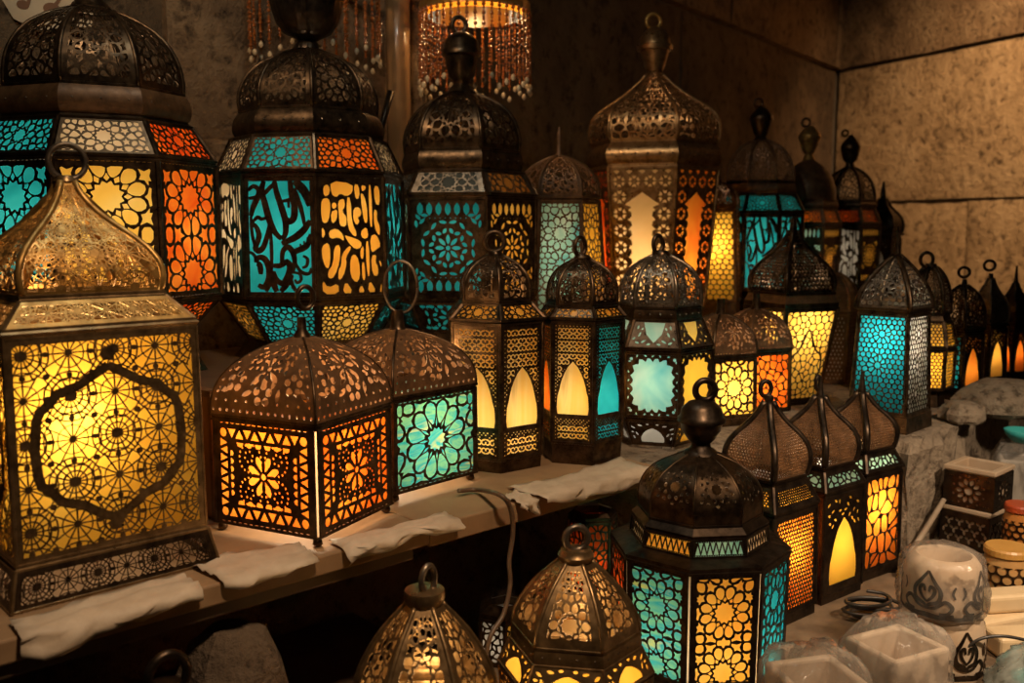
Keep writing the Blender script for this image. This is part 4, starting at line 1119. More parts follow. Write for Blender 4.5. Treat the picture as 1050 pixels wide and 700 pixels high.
fl = MB(); fl.box((-3.2,-1.0,-.08),(5.6,7.6,0)); struct(fl.build('floor', S_DARK))
# the masonry bench that carries the shelf: stone face, shade under the plank put into its colour
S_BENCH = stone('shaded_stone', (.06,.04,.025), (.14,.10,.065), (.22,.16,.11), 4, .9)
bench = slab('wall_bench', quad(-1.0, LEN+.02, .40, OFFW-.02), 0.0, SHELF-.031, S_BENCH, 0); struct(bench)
# stone ledge going on to the corner
F = [at_z(672,479,SHELF), at_z(720,465,SHELF), at_z(780,453,SHELF), at_z(840,452,SHELF), at_z(890,451,SHELF), at_z(932,451,SHELF), at_z(968,440,SHELF), at_z(1000,424,SHELF), at_z(1130,372,SHELF)]
back = [E2-d2*1.4+n2*.05, C+n2*.06-nw*.06, SP(LEN+1.2, OFFW+.9, 0), SP(LEN+.03, OFFW-.03, 0)]
lp = [Vector((p.x,p.y,0)) for p in F]
mb = MB(); n = len(lp); r = random.Random(4); rowsz = [0,.25,.5,.73,.82,.92,1.0,1.06,SHELF-.006]
fine = []
for i in range(n-1):
    k = 6
    for j in range(k): fine.append(lp[i].lerp(lp[i+1], j/k))
fine.append(lp[-1])
rs = []
for z in rowsz:
    rs.append([p+Vector((r.uniform(-.012,.012), r.uniform(-.016,.012)+(.014 if z > 1.07 else 0), z)) for p in fine]+[Vector((p.x,p.y,z)) for p in back])
mb.rings(rs, True, False)
top = [Vector((p.x, p.y, SHELF-.001)) for p in [q+Vector((0,.03,0)) for q in fine]+back]
mb.add(rs[-1]+top, [(k, (k+1) % len(top), len(top)+(k+1) % len(top), len(top)+k) for k in range(len(top))]+[tuple(len(top)+k for k in range(len(top)))])
led = mb.build('wall_ledge', S_LEDGE); struct(led)

# wooden shelf planks
pl = slab('shelf_plank', quad(-.75, LEN*.52, 0, .44), SHELF-.03, SHELF-.0005, WOOD, .003)
tag(pl, 'raw wooden plank under the gold and red daisy lanterns', 'shelf')
pl = slab('shelf_plank', quad(LEN*.522, LEN+.02, .004, .44), SHELF-.036, SHELF-.0005, WOOD, .003)
tag(pl, 'raw wooden plank under the two slim arch-window lanterns', 'shelf')
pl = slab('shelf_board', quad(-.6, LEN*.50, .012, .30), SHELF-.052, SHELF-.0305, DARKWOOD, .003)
tag(pl, 'thin darker board doubled under the near shelf plank', 'board')
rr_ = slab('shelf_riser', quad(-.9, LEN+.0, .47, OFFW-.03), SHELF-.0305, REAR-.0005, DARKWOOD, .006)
tag(rr_, 'raised dark wooden step carrying the row of huge lanterns', 'shelf')
rr2 = slab('shelf_riser', [SP(LEN+.005,.47,0), SP(LEN+2.15,.58,0), SP(LEN+2.15,OFFW-.04,0), SP(LEN+.005,OFFW-.04,0)], SHELF, REAR-.0005, DARKWOOD, .006)
tag(rr2, 'raised dark wooden step carrying the far lanterns with urn finials', 'shelf')
# lower table board
fb = [Vector((f.x, f.y-.03, 0)) for f in F]
tb = slab('table_top', [at_z(440,900,LOW), at_z(1300,900,LOW)]+fb[::-1]+[SP(LEN-.12,.05,0), SP(LEN*.62,.05,0)], LOW-.035, LOW-.0005, TABLE, .004)
tag(tb, 'worn pale board of the low display table', 'table')
for lg_ in ((700,800),(1080,800),(680,740),(960,700)):
    p = at_z(*lg_, LOW); lg = MB(); lg.box((p.x-.03,p.y-.03,0),(p.x+.03,p.y+.03,LOW-.03)); lg.build('leg', DARKWOOD, tb)
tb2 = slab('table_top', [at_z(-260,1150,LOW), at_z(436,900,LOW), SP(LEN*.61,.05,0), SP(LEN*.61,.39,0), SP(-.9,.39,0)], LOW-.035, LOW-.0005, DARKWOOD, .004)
tag(tb2, 'dark low bench top in the shade below the near end of the shelf', 'table')
for lg_ in ((330,950),(100,1000),(400,860),(200,950)):
    p = at_z(*lg_, LOW); lg = MB(); lg.box((p.x-.025,p.y-.025,0),(p.x+.025,p.y+.025,LOW-.03)); lg.build('leg', DARKWOOD, tb2)

# ------------------------------------------------------------------ paper wrapped over the shelf edge
def paper(px0, px1, hang, deep, label, seed, lift=.0):
    r = random.Random(seed); t0 = None
    def tpar(px):
        lo, hi = -.6, LEN+.3
        for _ in range(40):
            m = (lo+hi)/2; q = SP(m,0,SHELF)
            if 525+FPX*q.x/depth_of(q) < px: lo = m
            else: hi = m
        return lo
    t0, t1 = tpar(px0), tpar(px1); nu, nv = max(8, int((t1-t0)/.018)), 12; mb = MB(); vs = []; fs = []
    ph = [r.uniform(0,6.28) for _ in range(6)]
    for i in range(nu+1):
        u = i/nu; t = t0+(t1-t0)*u
        hg = hang*(.75+.25*math.sin(5*u+ph[0])+.18*math.sin(13*u+ph[1])); dp = deep*(.85+.15*math.sin(4*u+ph[2]))
        L = hg+dp
        for j in range(nv+1):
            s_ = j/nv*L-hg
            cr = .0055*math.sin(31*u+ph[3]+9*s_/L)+.0045*math.sin(57*u+ph[4]-14*s_/L)+.003*abs(math.sin(23*u-7*s_/L+ph[1]))+r.uniform(-.0014,.0014)
            if s_ < 0: p = SP(t+.12*s_*math.sin(6*u+ph[5]), -.007-abs(cr)*1.5+.10*s_, SHELF+.004+s_)
            else: p = SP(t+.1*s_*math.sin(3*u+ph[5]), s_-.004, SHELF+.0022+abs(cr)*.55*(1 if s_ > .004 else .5))
            vs.append(p)
    for i in range(nu):
        for j in range(nv): a = i*(nv+1)+j; fs.append((a, a+nv+1, a+nv+2, a+1))
    mb.add(vs, fs); o = mb.build('wrapping_paper', PAPER, smooth=True)
    sd = o.modifiers.new('thick', 'SOLIDIFY'); sd.thickness = .0008; sd.offset = 1
    return tag(o, label, 'paper', None)
paper(18, 205, .030, .06, 'cream paper crumpled over the shelf edge under the gold lantern', 1)
paper(226, 322, .014, .085, 'cream paper lying flat under the red daisy lantern', 2)
paper(350, 468, .022, .045, 'torn cream paper folded over the edge below the marbled turquoise lantern', 3)
paper(529, 546, .022, .05, 'small scrap of paper folded over the edge beside the hanging cord', 5)
paper(552, 664, .026, .09, 'long cream paper sheet draped over the edge under the arch-window lanterns', 6)

# ------------------------------------------------------------------ cord hanging from the shelf
CORD = plain('brown_cord_plastic', (.10,.06,.035), (.17,.11,.065), .45, 30, 0)
def cable(pts, r, name, label, mat):
    p = [Vector(q) for q in pts]; f = []
    for i in range(len(p)-1):
        p0, p1, p2, p3 = p[max(i-1,0)], p[i], p[i+1], p[min(i+2, len(p)-1)]
        for k in range(8):
            t = k/8; f.append(.5*((2*p1)+(p2-p0)*t+(2*p0-5*p1+4*p2-p3)*t*t+(3*p1-p0-3*p2+p3)*t**3))
    f.append(p[-1]); mb = MB(); mb.tube(f, r, 8)
    o = mb.build(name, mat, smooth=True); return tag(o, label, 'cord')
yb = lambda px, py, o: (lambda d: EYE+d*(((A+nb*o-EYE).dot(nb))/d.dot(nb)))(ray(px, py))
q0 = at_z(470,503,SHELF+.012); q1 = at_z(490,502,SHELF+.008)
cable([q0, q1, yb(512,507,-.016), yb(523,520,-.022), yb(526,545,-.02), yb(522,575,-.02), yb(523,600,-.025), yb(516,630,-.03), yb(503,652,-.035), yb(497,680,-.04)], .0042,
      'power_cord', 'brown cord hanging over the shelf edge between the lanterns', CORD)

# ------------------------------------------------------------------ bead chandeliers and things on the back wall
BEAD = newmat('amber_bead'); m_, nt_, out_ = BEAD
p_ = N(nt_, 'ShaderNodeBsdfPrincipled', inp={'Base Color': (.45,.12,.02,1), 'Roughness': .12, 'Coat Weight': .5})
p_.inputs['Transmission Weight'].default_value = .35
nt_.links.new(p_.outputs[0], out_.inputs[0]); BEAD = m_
PEARL = plain('pale_drop_bead', (.55,.38,.20), (.72,.55,.36), .25, 20, 0)
BAND = glass('lit_amber_band', [(1,.36,.03), (1,.46,.06), (1,.55,.1)], 10)
def chandelier(px, D, ytop, ybot, hw, label, nstr, lit, z_lbl):
    p = at_y(px, ytop, D); s = depth_of(p)/FPX; R = hw*s; root = empty('bead_chandelier', (p.x, p.y, p.z)); tag(root, label, 'chandelier')
    H = (ybot-ytop)*s; b = MB()
    b.lathe([(-.012, R*1.0), (.012, R*1.0), (.012, R*.97), (-.012, R*.97), (-.012, R*1.0)], 40); b.build('hoop', M['brass'], root, smooth=False)
    h2 = MB(); h2.lathe([(.16, R*.55), (.175, R*.55), (.175, R*.52), (.16, R*.52), (.16, R*.55)], 30)
    for k in range(4):
        a = k*PI/2; h2.tube([(R*math.cos(a), R*math.sin(a), 0), (R*.54*math.cos(a), R*.54*math.sin(a), .17), (0,0,.75)], .003, 5)
    h2.build('hanger', M['dark'], root)
    if lit:
        s2 = MB(); s2.lathe([(-.02, R*.86), (.055, R*.86)], 40); s2.build('lampshade', BAND, root, smooth=True)
        ld = bpy.data.lights.new('chandelier_bulb', 'POINT'); ld.energy = lit; ld.color = (1,.6,.25); ld.shadow_soft_size = .02
        lo = bpy.data.objects.new('chandelier_bulb', ld); COL.objects.link(lo); lo.parent = root; lo.location = (0,0,.02)
    r = random.Random(int(px)); base = []
    for v in range(3):
        mb = MB(); L = H*(1-.06*v); z = -.012; k = 0
        while z > -L+.02:
            rr = (.0042,.0056,.0038)[k % 3]*s/.0028; st = rr*1.7 if z > -L*.25 or z < -L*.62 else rr*2.9
            mb.lathe([(z+rr*.9, rr*.3), (z+rr*.4, rr*.95), (z-rr*.4, rr*.95), (z-rr*.9, rr*.3)], 7, cb=False, ct=False); z -= st; k += 1
        mb.tube([(0,0,0), (0,0,-L)], .0007, 4)
        base.append((mb, L))
    mesh = []
    for v, (mb, L) in enumerate(base):
        for i in range(v, nstr, 3):
            a = 2*PI*(i+.3)/nstr
            if len(mesh) <= v:
                o = mb.build('bead_string', BEAD, root, smooth=True); dm = MB(); dr = .0072*s/.0028
                dm.lathe([(-L+.004, dr*.2), (-L, dr*.8), (-L-dr, dr), (-L-dr*1.9, dr*.3)], 9); dd = dm.build('drop_bead', PEARL, o, smooth=True); mesh.append((o, dd))
            else:
                o = mesh[v][0].copy(); COL.objects.link(o); o.parent = root
                dd = mesh[v][1].copy(); COL.objects.link(dd); dd.parent = o
            o.location = (R*math.cos(a), R*math.sin(a), 0)
            o.rotation_euler = (0,0,a)
    return root
chandelier(487, 2.62, 10, 92, 57, 'lit ring chandelier with hanging amber bead strings above the ball-finial lantern', 44, 1.6, 0)
chandelier(322, 2.48, -30, 62, 66, 'unlit chandelier of dark amber bead strings behind the fluted bowl finial', 32, 0, 0)
# tall pale glass tube on the wall between the two chandeliers
tbm = MB(); p = at_y(409, 100, 2.70); tbm.lathe([(p.z-.42, .026), (p.z-.40, .034), (p.z+.1, .034), (p.z+.5, .036)], 20, cx=p.x, cy=p.y, cb=True, ct=True)
mt, ntt, ot = newmat('smoky_cellophane'); pp = N(ntt, 'ShaderNodeBsdfPrincipled', inp={'Base Color': (.36,.19,.08,1), 'Roughness': .25, 'Coat Weight': .4})
wv = N(ntt, 'ShaderNodeTexNoise', inp={'Scale': 30, 'Detail': 4}); bp = N(ntt, 'ShaderNodeBump', inp={'Strength': .8, 'Distance': .01}); tcn = N(ntt, 'ShaderNodeTexCoord'); mpn = N(ntt, 'ShaderNodeMapping'); mpn.inputs['Scale'].default_value = (1,1,.12)
ntt.links.new(tcn.outputs['Object'], mpn.inputs[0]); ntt.links.new(mpn.outputs[0], wv.inputs['Vector']); ntt.links.new(wv.outputs['Fac'], bp.inputs['Height']); ntt.links.new(bp.outputs[0], pp.inputs['Normal']); ntt.links.new(pp.outputs[0], ot.inputs[0])
o = tbm.build('wrapped_tube', mt, smooth=True); tag(o, 'brown cellophane-wrapped tube hanging between the two bead chandeliers', 'tube')
rod = MB(); a_, b_ = at_y(386, 150, 2.42), at_y(401, 94, 2.46); rod.tube([a_, a_.lerp(b_, .5), b_], .010, 10, taper=[.9,.8,1.0])
rb_ = MB(); a2 = at_y(383, 165, 2.42)
o = rod.build('metal_rod', M['black'], smooth=True); tag(o, 'short dark rod sticking up beside the script lantern dome', 'rod')
ext = MB(); ext.tube([(a_.x,a_.y,a_.z), (a_.x-.03,a_.y+.03,REAR+.02), (a_.x-.03,a_.y+.03,REAR)], .008, 8); ext.build('shaft', M['black'], o, smooth=True)
# stone pier behind the huge lantern
S_PIER = stone('brown_pier_stone', (.085,.05,.026), (.24,.15,.08), (.40,.27,.15), 3.4, 1.1)
c0 = at_y(176, 100, 2.40); c1 = at_y(440, 100, 2.86); c0.z = c1.z = 0; dp = (c1-c0).normalized(); npv = Vector((dp.y, -dp.x, 0))
pw, zt5 = wall_blocks('wall_pier', c0, dp, npv, (c1-c0).length, [(.62,.5,0),(.55,.9,0),(.62,.33,0)], S_PIER, 14, [-.1,-.35,-.0], 14); lift(pw, REAR-.1)
b = MB(); q0_, q1_ = c0-npv*.012, c1-npv*.012
b.rings([[Vector((q.x,q.y,z)) for q in (q0_, q1_, q1_-npv*.30, q0_-npv*.30)] for z in (0, REAR-.1+zt5)], True, True); struct(b.build('wall_pier_core', S_PIER))
# cream sign with brown scrolls in the top corner
sg = MB(); p = at_y(22, -20, 2.15); sw = Vector((.86,.5,0)).normalized()
def sgp(u, v, o): q = p+sw*u+Vector((0,0,v))+Vector((.5,-.86,0))*o; return (q.x, q.y, q.z)
CREAM = plain('cream_painted_board', (.58,.44,.28), (.70,.56,.38), .6, 14, .1)
pts = [(-.14,.14),(-.02,-.085),(.03,-.105),(.14,-.085),(.17,.14)]
sg.add([sgp(u,v,0) for u,v in pts]+[sgp(u,v,-.012) for u,v in pts], [(0,1,2,3,4),(9,8,7,6,5)]+[(k,5+k,5+(k+1)%5,(k+1)%5) for k in range(5)])
so = sg.build('hanging_sign', CREAM); tag(so, 'cream board with brown scroll motifs in the upper corner behind the dome', 'sign')
INK = plain('brown_paint', (.16,.06,.02), (.22,.09,.03), .6, 14, 0)
sm = MB()
def blob(cx, cy, a, b, n=16): sm.add([sgp(cx,cy,.0015)]+[sgp(cx+a*math.cos(2*PI*k/n), cy+b*math.sin(2*PI*k/n), .0015) for k in range(n)], [(0,k+1,(k+1)%n+1) for k in range(n)])
blob(.0,-.052,.013,.010); blob(.058,-.055,.018,.014); blob(-.05,.02,.016,.012)
for ptz in ([(.01,-.05),(.016,-.02),(.005,.02)], [(.05,-.06),(.075,-.03),(.06,.0),(.08,.04)], [(.075,-.06),(.10,-.045),(.12,-.06)]):
    L_, R_ = stroke_poly(smooth_line(ptz, 5), [.008]*(len(ptz)*5-4)); k_ = len(L_)
    sm.add([sgp(x,y,.0016) for x,y in L_]+[sgp(x,y,.0016) for x,y in R_], [(k_+i,k_+i+1,i+1,i) for i in range(k_-1)])
sm.build('scroll_motif', INK, so)
# ------------------------------------------------------------------ goods on the table, bottom corner
ALAB = plain('alabaster', (.58,.42,.27), (.74,.60,.44), .45, 9, .05, trans=.35)
BLACKM = M['black']
def clear_plastic(name, tint=(.92,.86,.78), op=.16):
    m, nt, out = newmat(name)
    tr = N(nt, 'ShaderNodeBsdfTransparent'); tr.inputs[0].default_value = (*[.93+.07*t for t in tint], 1)
    gl = N(nt, 'ShaderNodeBsdfGlossy', inp={'Roughness': .10, 'Color': (1,1,1,1)})
    df = N(nt, 'ShaderNodeBsdfDiffuse'); df.inputs[0].default_value = (*tint, 1)
    tl = N(nt, 'ShaderNodeBsdfTranslucent'); tl.inputs[0].default_value = (*tint, 1)
    f = noise(nt, 16, 4, .6); r = ramp(nt, [(.35, (op*.35,)*3), (.7, (op*1.2,)*3)], f)
    md = N(nt, 'ShaderNodeMixShader', inp={'Fac': .5}); nt.links.new(df.outputs[0], md.inputs[1]); nt.links.new(tl.outputs[0], md.inputs[2])
    m1 = N(nt, 'ShaderNodeMixShader'); nt.links.new(r, m1.inputs[0]); nt.links.new(tr.outputs[0], m1.inputs[1]); nt.links.new(md.outputs[0], m1.inputs[2])
    fr = N(nt, 'ShaderNodeFresnel', inp={'IOR': 1.25}); m2 = N(nt, 'ShaderNodeMixShader')
    bp = N(nt, 'ShaderNodeBump', inp={'Strength': .45, 'Distance': .008}); nt.links.new(noise(nt, 28, 3, .55, None, 1.2), bp.inputs['Height'])
    nt.links.new(bp.outputs[0], gl.inputs['Normal']); nt.links.new(bp.outputs[0], fr.inputs['Normal'])
    hf = N(nt, 'ShaderNodeMath', operation='MULTIPLY'); hf.inputs[1].default_value = .65; nt.links.new(fr.outputs[0], hf.inputs[0])
    nt.links.new(hf.outputs[0], m2.inputs[0]); nt.links.new(m1.outputs[0], m2.inputs[1]); nt.links.new(gl.outputs[0], m2.inputs[2]); nt.links.new(m2.outputs[0], out.inputs[0]); return m
FILM = clear_plastic('clear_plastic_film'); FILM2 = clear_plastic('cloudy_plastic_film', (.92,.84,.74), .34)
def wrinkled(mb, cx, cy, z0, z1, prof, seed, n=44, m=16, amp=.005, sq=2.0):
    """a closed, wrinkled bag: superellipse section; prof(v) -> (rx, ry)"""
    r = random.Random(seed); ph = [r.uniform(0,6.28) for _ in range(8)]; rs = []
    for j in range(m+1):
        v = j/m; rx, ry = prof(v); row = []
        for k in range(n):
            a = 2*PI*k/n; c, s_ = math.cos(a), math.sin(a)
            q = (abs(c)**sq+abs(s_)**sq)**(-1/sq)
            w = amp*(math.sin(5*a+ph[0]+6*v)+.8*math.sin(11*a+ph[1]-9*v)+.6*math.sin(17*a+ph[2]+14*v))+r.uniform(-amp,amp)*.35
            row.append((cx+(rx*q+w)*c, cy+(ry*q+w)*s_, z0+(z1-z0)*v+(r.uniform(-amp,amp)*.4 if 0 < j < m else 0)))
        rs.append(row)
    mb.rings(rs, True, True)
def rot(o, p, a): o.location = p; o.rotation_euler = (0,0,a)
# --- round alabaster candle holders, one standing on the other
def holder(px, py, D, z0, r, h, label, name, motif, ang):
    p = at_y(px, py, D); root = empty(name, (p.x, p.y, z0)); tag(root, label, 'candle holder', None)
    b = MB(); b.lathe([(0,r*.93),(.006,r*.99),(h*.15,r),(h*.6,r),(h*.86,r*.93),(h*.97,r*.80),(h,r*.70),(h*.93,r*.62),(h*.3,r*.6)], 48, cb=True, ct=True)
    sharpen(b.build('bowl', ALAB, root), 60)
    ff = MB(); base = math.atan2(-p.y, -p.x)+ang
    def on(u, v, o_):
        a = base+u/r; rr = r*(1 if v < h*.6 else (1-.07*((v-h*.6)/(h*.26)))); return ((rr+o_)*math.cos(a), (rr+o_)*math.sin(a), v)
    def stroke(pts, w):
        q = smooth_line(pts, 4); L, R = stroke_poly(q, [w*(.6+.5*math.sin(PI*(i+.3)/len(q))) for i in range(len(q))]); m = len(L)
        ff.add([on(x,y,.0015) for x,y in L]+[on(x,y,.0015) for x,y in R], [(m+i,m+i+1,i+1,i) for i in range(m-1)])
    step = 2*PI*r/motif; 
    for k in range(motif):
        u = k*step; S = min(step*.46, h*.42)
        for sg_ in (1,-1):
            X = lambda x: u+sg_*x*S
            stroke([(X(0),.84*h),(X(.28),.66*h),(X(.52),.5*h),(X(.45),.33*h),(X(.12),.26*h),(X(0),.2*h)], .0065)
            stroke([(X(.0),.30*h),(X(.22),.40*h),(X(.30),.52*h),(X(.14),.58*h),(X(.08),.48*h)], .0055)
            stroke([(X(0),.18*h),(X(.35),.22*h),(X(.7),.34*h),(X(.98),.24*h),(X(.8),.13*h),(X(.5),.12*h)], .006)
            stroke([(X(0),.09*h),(X(.5),.05*h),(X(1.05),.10*h)], .008)
            stroke([(X(1.08),.62*h),(X(.98),.5*h),(X(1.08),.4*h)], .004)
    rg = MB(); rg.lathe([(.001,r*1.004),(h*.05,r*1.012),(h*.07,r*1.004)], 48); o = ff.build('filigree', BLACKM, root); rg.build('rim_band', BLACKM, root)
    return root, p
hz = LOW
DF = at_z(968,700,LOW).y; H1 = at_y(968,641,DF).z-LOW; H2 = at_y(968,566,DF+.03).z-LOW-H1
lowr, lp_ = holder(968, 690, DF+.066, hz, .062, H1, 'round alabaster candle holder under the plastic-wrapped one', 'candle_holder', 5, .55)
up, upp = holder(966, 600, DF+.072, hz+H1+.0018, .0635, H2*.84, 'round alabaster candle holder with black scrolls, wrapped in clear film', 'candle_holder', 4, -.35)
bag = MB(); wrinkled(bag, upp.x, upp.y, hz+H1+.0004, hz+H1+H2*.97, lambda v: ((.0705+.003*math.sin(6*v))*(1 if v < .75 else max(.18, 1-((v-.75)/.27)**2*.6)),)*2, 12, 84, 26, .0018)
tag(bag.build('plastic_wrap', FILM, smooth=True), 'clear film crumpled around the upper alabaster candle holder', 'plastic wrap')
# --- stacked square holders with black fretwork sleeves
def square_holder(px, py, D, z0, w, h, pat, label, ang, grp=None):
    p = at_y(px, py, D); root = empty('square_candle_holder', (p.x, p.y, z0)); tag(root, label, 'candle holder', grp)
    root.rotation_euler = (0,0,math.atan2(-p.y,-p.x)+ang)
    b = MB(); q = w/2; t = .013
    sqr = lambda a, z: [(a,-a,z),(a,a,z),(-a,a,z),(-a,-a,z)]
    b.rings([sqr(q-.003,0), sqr(q-.003,h-.012), sqr(q+.002,h-.010), sqr(q+.002,h), sqr(q-t,h), sqr(q-t,h*.3)], True, True)
    o = b.build('body', ALAB, root); bv = o.modifiers.new('bevel','BEVEL'); bv.width = .002; bv.segments = 2
    first = None; H = h-.013
    for i in range(4):
        if first is None:
            mb = MB(); sheet(mb, w, H, pat(w, H), lambda x, y, o_: (q-.002+o_*2, x-q, y)); first = mb.build('fretwork_panel', BLACKM, root); o = first
        else: o = first.copy(); COL.objects.link(o); o.parent = root
        o.rotation_euler = (0,0,i*PI/2)
    return root
def rosw(W, H):
    hs = [circle(W/2, H/2, .085*W, 10)]
    for k in range(10): a = 2*PI*k/10; hs.append(vesica(W/2+.19*W*math.cos(a), H/2+.19*W*math.sin(a), .075*W, .045*W, a)); hs.append(circle(W/2+.315*W*math.cos(a+.31), H/2+.315*W*math.sin(a+.31), .03*W, 6))
    for x in (.1,.9):
        for y in (.13,.87):
            for k in range(3): hs.append(circle(x*W+(.02*W*k if x < .5 else -.02*W*k)*2.2, y*H, .016*W, 5))
    return dict(holes=hs)
def cubes(W, H):
    hs = []; n = 4; st = W*.86/n; j = 0; y = .12*H
    while y < H*.92:
        for i in range(n+(j % 2)):
            x = W*.07+st*(i+(.5 if j % 2 == 0 else 0))
            for a in (PI/2, PI/2+2*PI/3, PI/2+4*PI/3):
                v = vesica(x+.30*st*math.cos(a), y+.30*st*math.sin(a), .27*st, .16*st, a)
                if all(.03*W < q[0] < .97*W and .03*H < q[1] < .97*H for q in v): hs.append(v)
        y += st*.80; j += 1
    return dict(holes=hs)
base_z = LOW+.012
SD = at_z(1000,566,LOW+.0405).y+.06
pk = at_y(1003, 560, SD)
cart = MB(); cart.box((-.085,-.08,0),(.085,.08,.040)); o = cart.build('carton', plain('grey_carton', (.34,.28,.21), (.46,.39,.30), .8, 10, .1)); rot(o, (pk.x, pk.y, LOW), -.5); tag(o, 'low grey carton under the two square fretwork candle holders', 'carton')
o.modifiers.new('bevel','BEVEL').width = .003
square_holder(1000, 540, SD, LOW+.0405, .108, .092, cubes, 'square candle holder with diamond fretwork, lower of the stacked pair', -.42)
square_holder(1003, 500, SD, LOW+.133, .108, .092, rosw, 'square candle holder with round flower fretwork, upper of the stacked pair', -.36)
# --- small jars with red and orange glass
def jar(px, py, D, z0, r, h, label, gm, lid):
    p = at_y(px, py, D); root = empty('mosaic_jar', (p.x, p.y, z0)); tag(root, label, 'jar')
    b = MB(); b.lathe([(0,r*.9),(.004,r),(h*.75,r),(h*.8,r*.92),(h,r*.86),(h,r*.8),(h*.2,r*.8)], 28, cb=True, ct=True); sharpen(b.build('glass_body', gm, root), 50)
    mb = MB(); W = 2*PI*r; H = h*.74; sheet(mb, W, H, honey(14, .0035, .0)(W, H), lambda x, y, o_: ((r+.0006+o_)*math.cos(x/r), (r+.0006+o_)*math.sin(x/r), y+.002), (40,4)); mb.build('metal_net', M['dark'], root)
    l = MB(); l.lathe([(h*.88,r*.92),(h*.89,r*.98),(h*.97,r*.97),(h*1.003,r*.9)], 28, ct=True); l.build('rim', lid, root, smooth=False)
REDM = plain('red_lacquer', (.35,.05,.015), (.50,.10,.03), .35, 10, 0); OCHRE = plain('ochre_lacquer', (.50,.26,.06), (.62,.36,.10), .4, 10, 0)
jar(1045, 555, 1.90, LOW+.05, .034, .125, 'small amber jar with red rim beside the stacked square holders', plain('amber_ceramic', (.45,.17,.04), (.6,.27,.07), .25, 14, 0), REDM)
jar(1030, 615, 1.78, LOW, .045, .125, 'brass-netted jar with ochre rim behind the wrapped candle holder', plain('ochre_ceramic', (.42,.23,.08), (.55,.33,.13), .3, 14, 0), OCHRE)
blk = MB(); blk.box((-.034,-.034,0),(.034,.034,.049)); p = at_y(1045,555,1.90); o = blk.build('carton', plain('dark_carton', (.12,.08,.05), (.2,.14,.09), .8, 10, .1)); rot(o, (p.x,p.y,LOW), -.3); tag(o, 'small dark carton under the red-rimmed jar', 'carton')
# --- wrapped boxes in front
def wrapped_box(px, py, D, w, d_, h, ang, label, seed, boxc, lab2, z=None):
    p = at_y(px, py, D); zz = LOW if z is None else z
    b = MB(); b.rings([[(-w/2,-d_/2,0),(w/2,-d_/2,0),(w/2,d_/2,0),(-w/2,d_/2,0)],[(-w/2,-d_/2,h),(w/2,-d_/2,h),(w/2,d_/2,h),(-w/2,d_/2,h)],
       [(-w/2+.012,-d_/2+.012,h),(w/2-.012,-d_/2+.012,h),(w/2-.012,d_/2-.012,h),(-w/2+.012,d_/2-.012,h)],[(-w/2+.012,-d_/2+.012,h*.35),(w/2-.012,-d_/2+.012,h*.35),(w/2-.012,d_/2-.012,h*.35),(-w/2+.012,d_/2-.012,h*.35)]], True, True)
    o = b.build('alabaster_box', boxc); bv = o.modifiers.new('bevel','BEVEL'); bv.width = .006; bv.segments = 3; rot(o, (p.x,p.y,zz+.002), ang); tag(o, lab2, 'box')
    g = MB(); f = 1.10
    def pr(v): k = 1 if v < .75 else 1-.35*((v-.75)/.25)**1.6; return (w/2*f*k+.004, d_/2*f*k+.004)
    wrinkled(g, 0, 0, .0006, h*1.16+.012, pr, seed, 60, 16, .0032, 9); o = g.build('plastic_wrap', FILM2, smooth=True); rot(o, (p.x,p.y,zz), ang); tag(o, label, 'plastic wrap')
CREAMBOX = plain('cream_alabaster', (.52,.40,.28), (.66,.54,.41), .5, 8, .1)
wrapped_box(918, 690, at_z(918,738,LOW).y, .115, .10, .125, .45, 'cloudy film bunched over the open cream box beside the round candle holders', 31, CREAMBOX, 'open cream box wrapped in cloudy film beside the round candle holders')
wrapped_box(836, 720, at_z(836,775,LOW).y, .11, .10, .125, .25, 'cloudy film around the low box at the table front', 33, CREAMBOX, 'low cream box wrapped in film at the table front')
wrapped_box(1045, 500, 2.16, .10, .10, .15, -.4, 'grey film bag beside the stacked square holders', 35, plain('grey_ware', (.30,.27,.23), (.42,.38,.33), .5, 8, .1), 'grey wrapped ware beside the stacked square holders', LOW+.06)
st_ = MB(); p = at_y(1045, 540, 2.16); st_.box((-.06,-.06,0),(.06,.06,.0595)); o = st_.build('carton', plain('brown_carton', (.16,.11,.07), (.24,.17,.11), .8, 10, .1)); rot(o, (p.x,p.y,LOW), -.4); tag(o, 'brown carton under the grey film bag', 'carton')
TEALB = plain('teal_enamel', (.03,.30,.30), (.06,.42,.40), .3, 10, 0)
tb_ = MB(); p = at_y(1049, 462, 2.2); tb_.lathe([(0,.018),(.004,.024),(.016,.036),(.030,.042),(.030,.039),(.014,.030),(.006,.012)], 24, cb=True, ct=True, cx=0, cy=0)
zt = LOW+.06+.15*1.16+.0135
o = tb_.build('small_bowl', TEALB, smooth=True); o.location = (at_y(1045,500,2.16).x, 2.16, zt); tag(o, 'small teal bowl lying on the grey film bag', 'bowl')
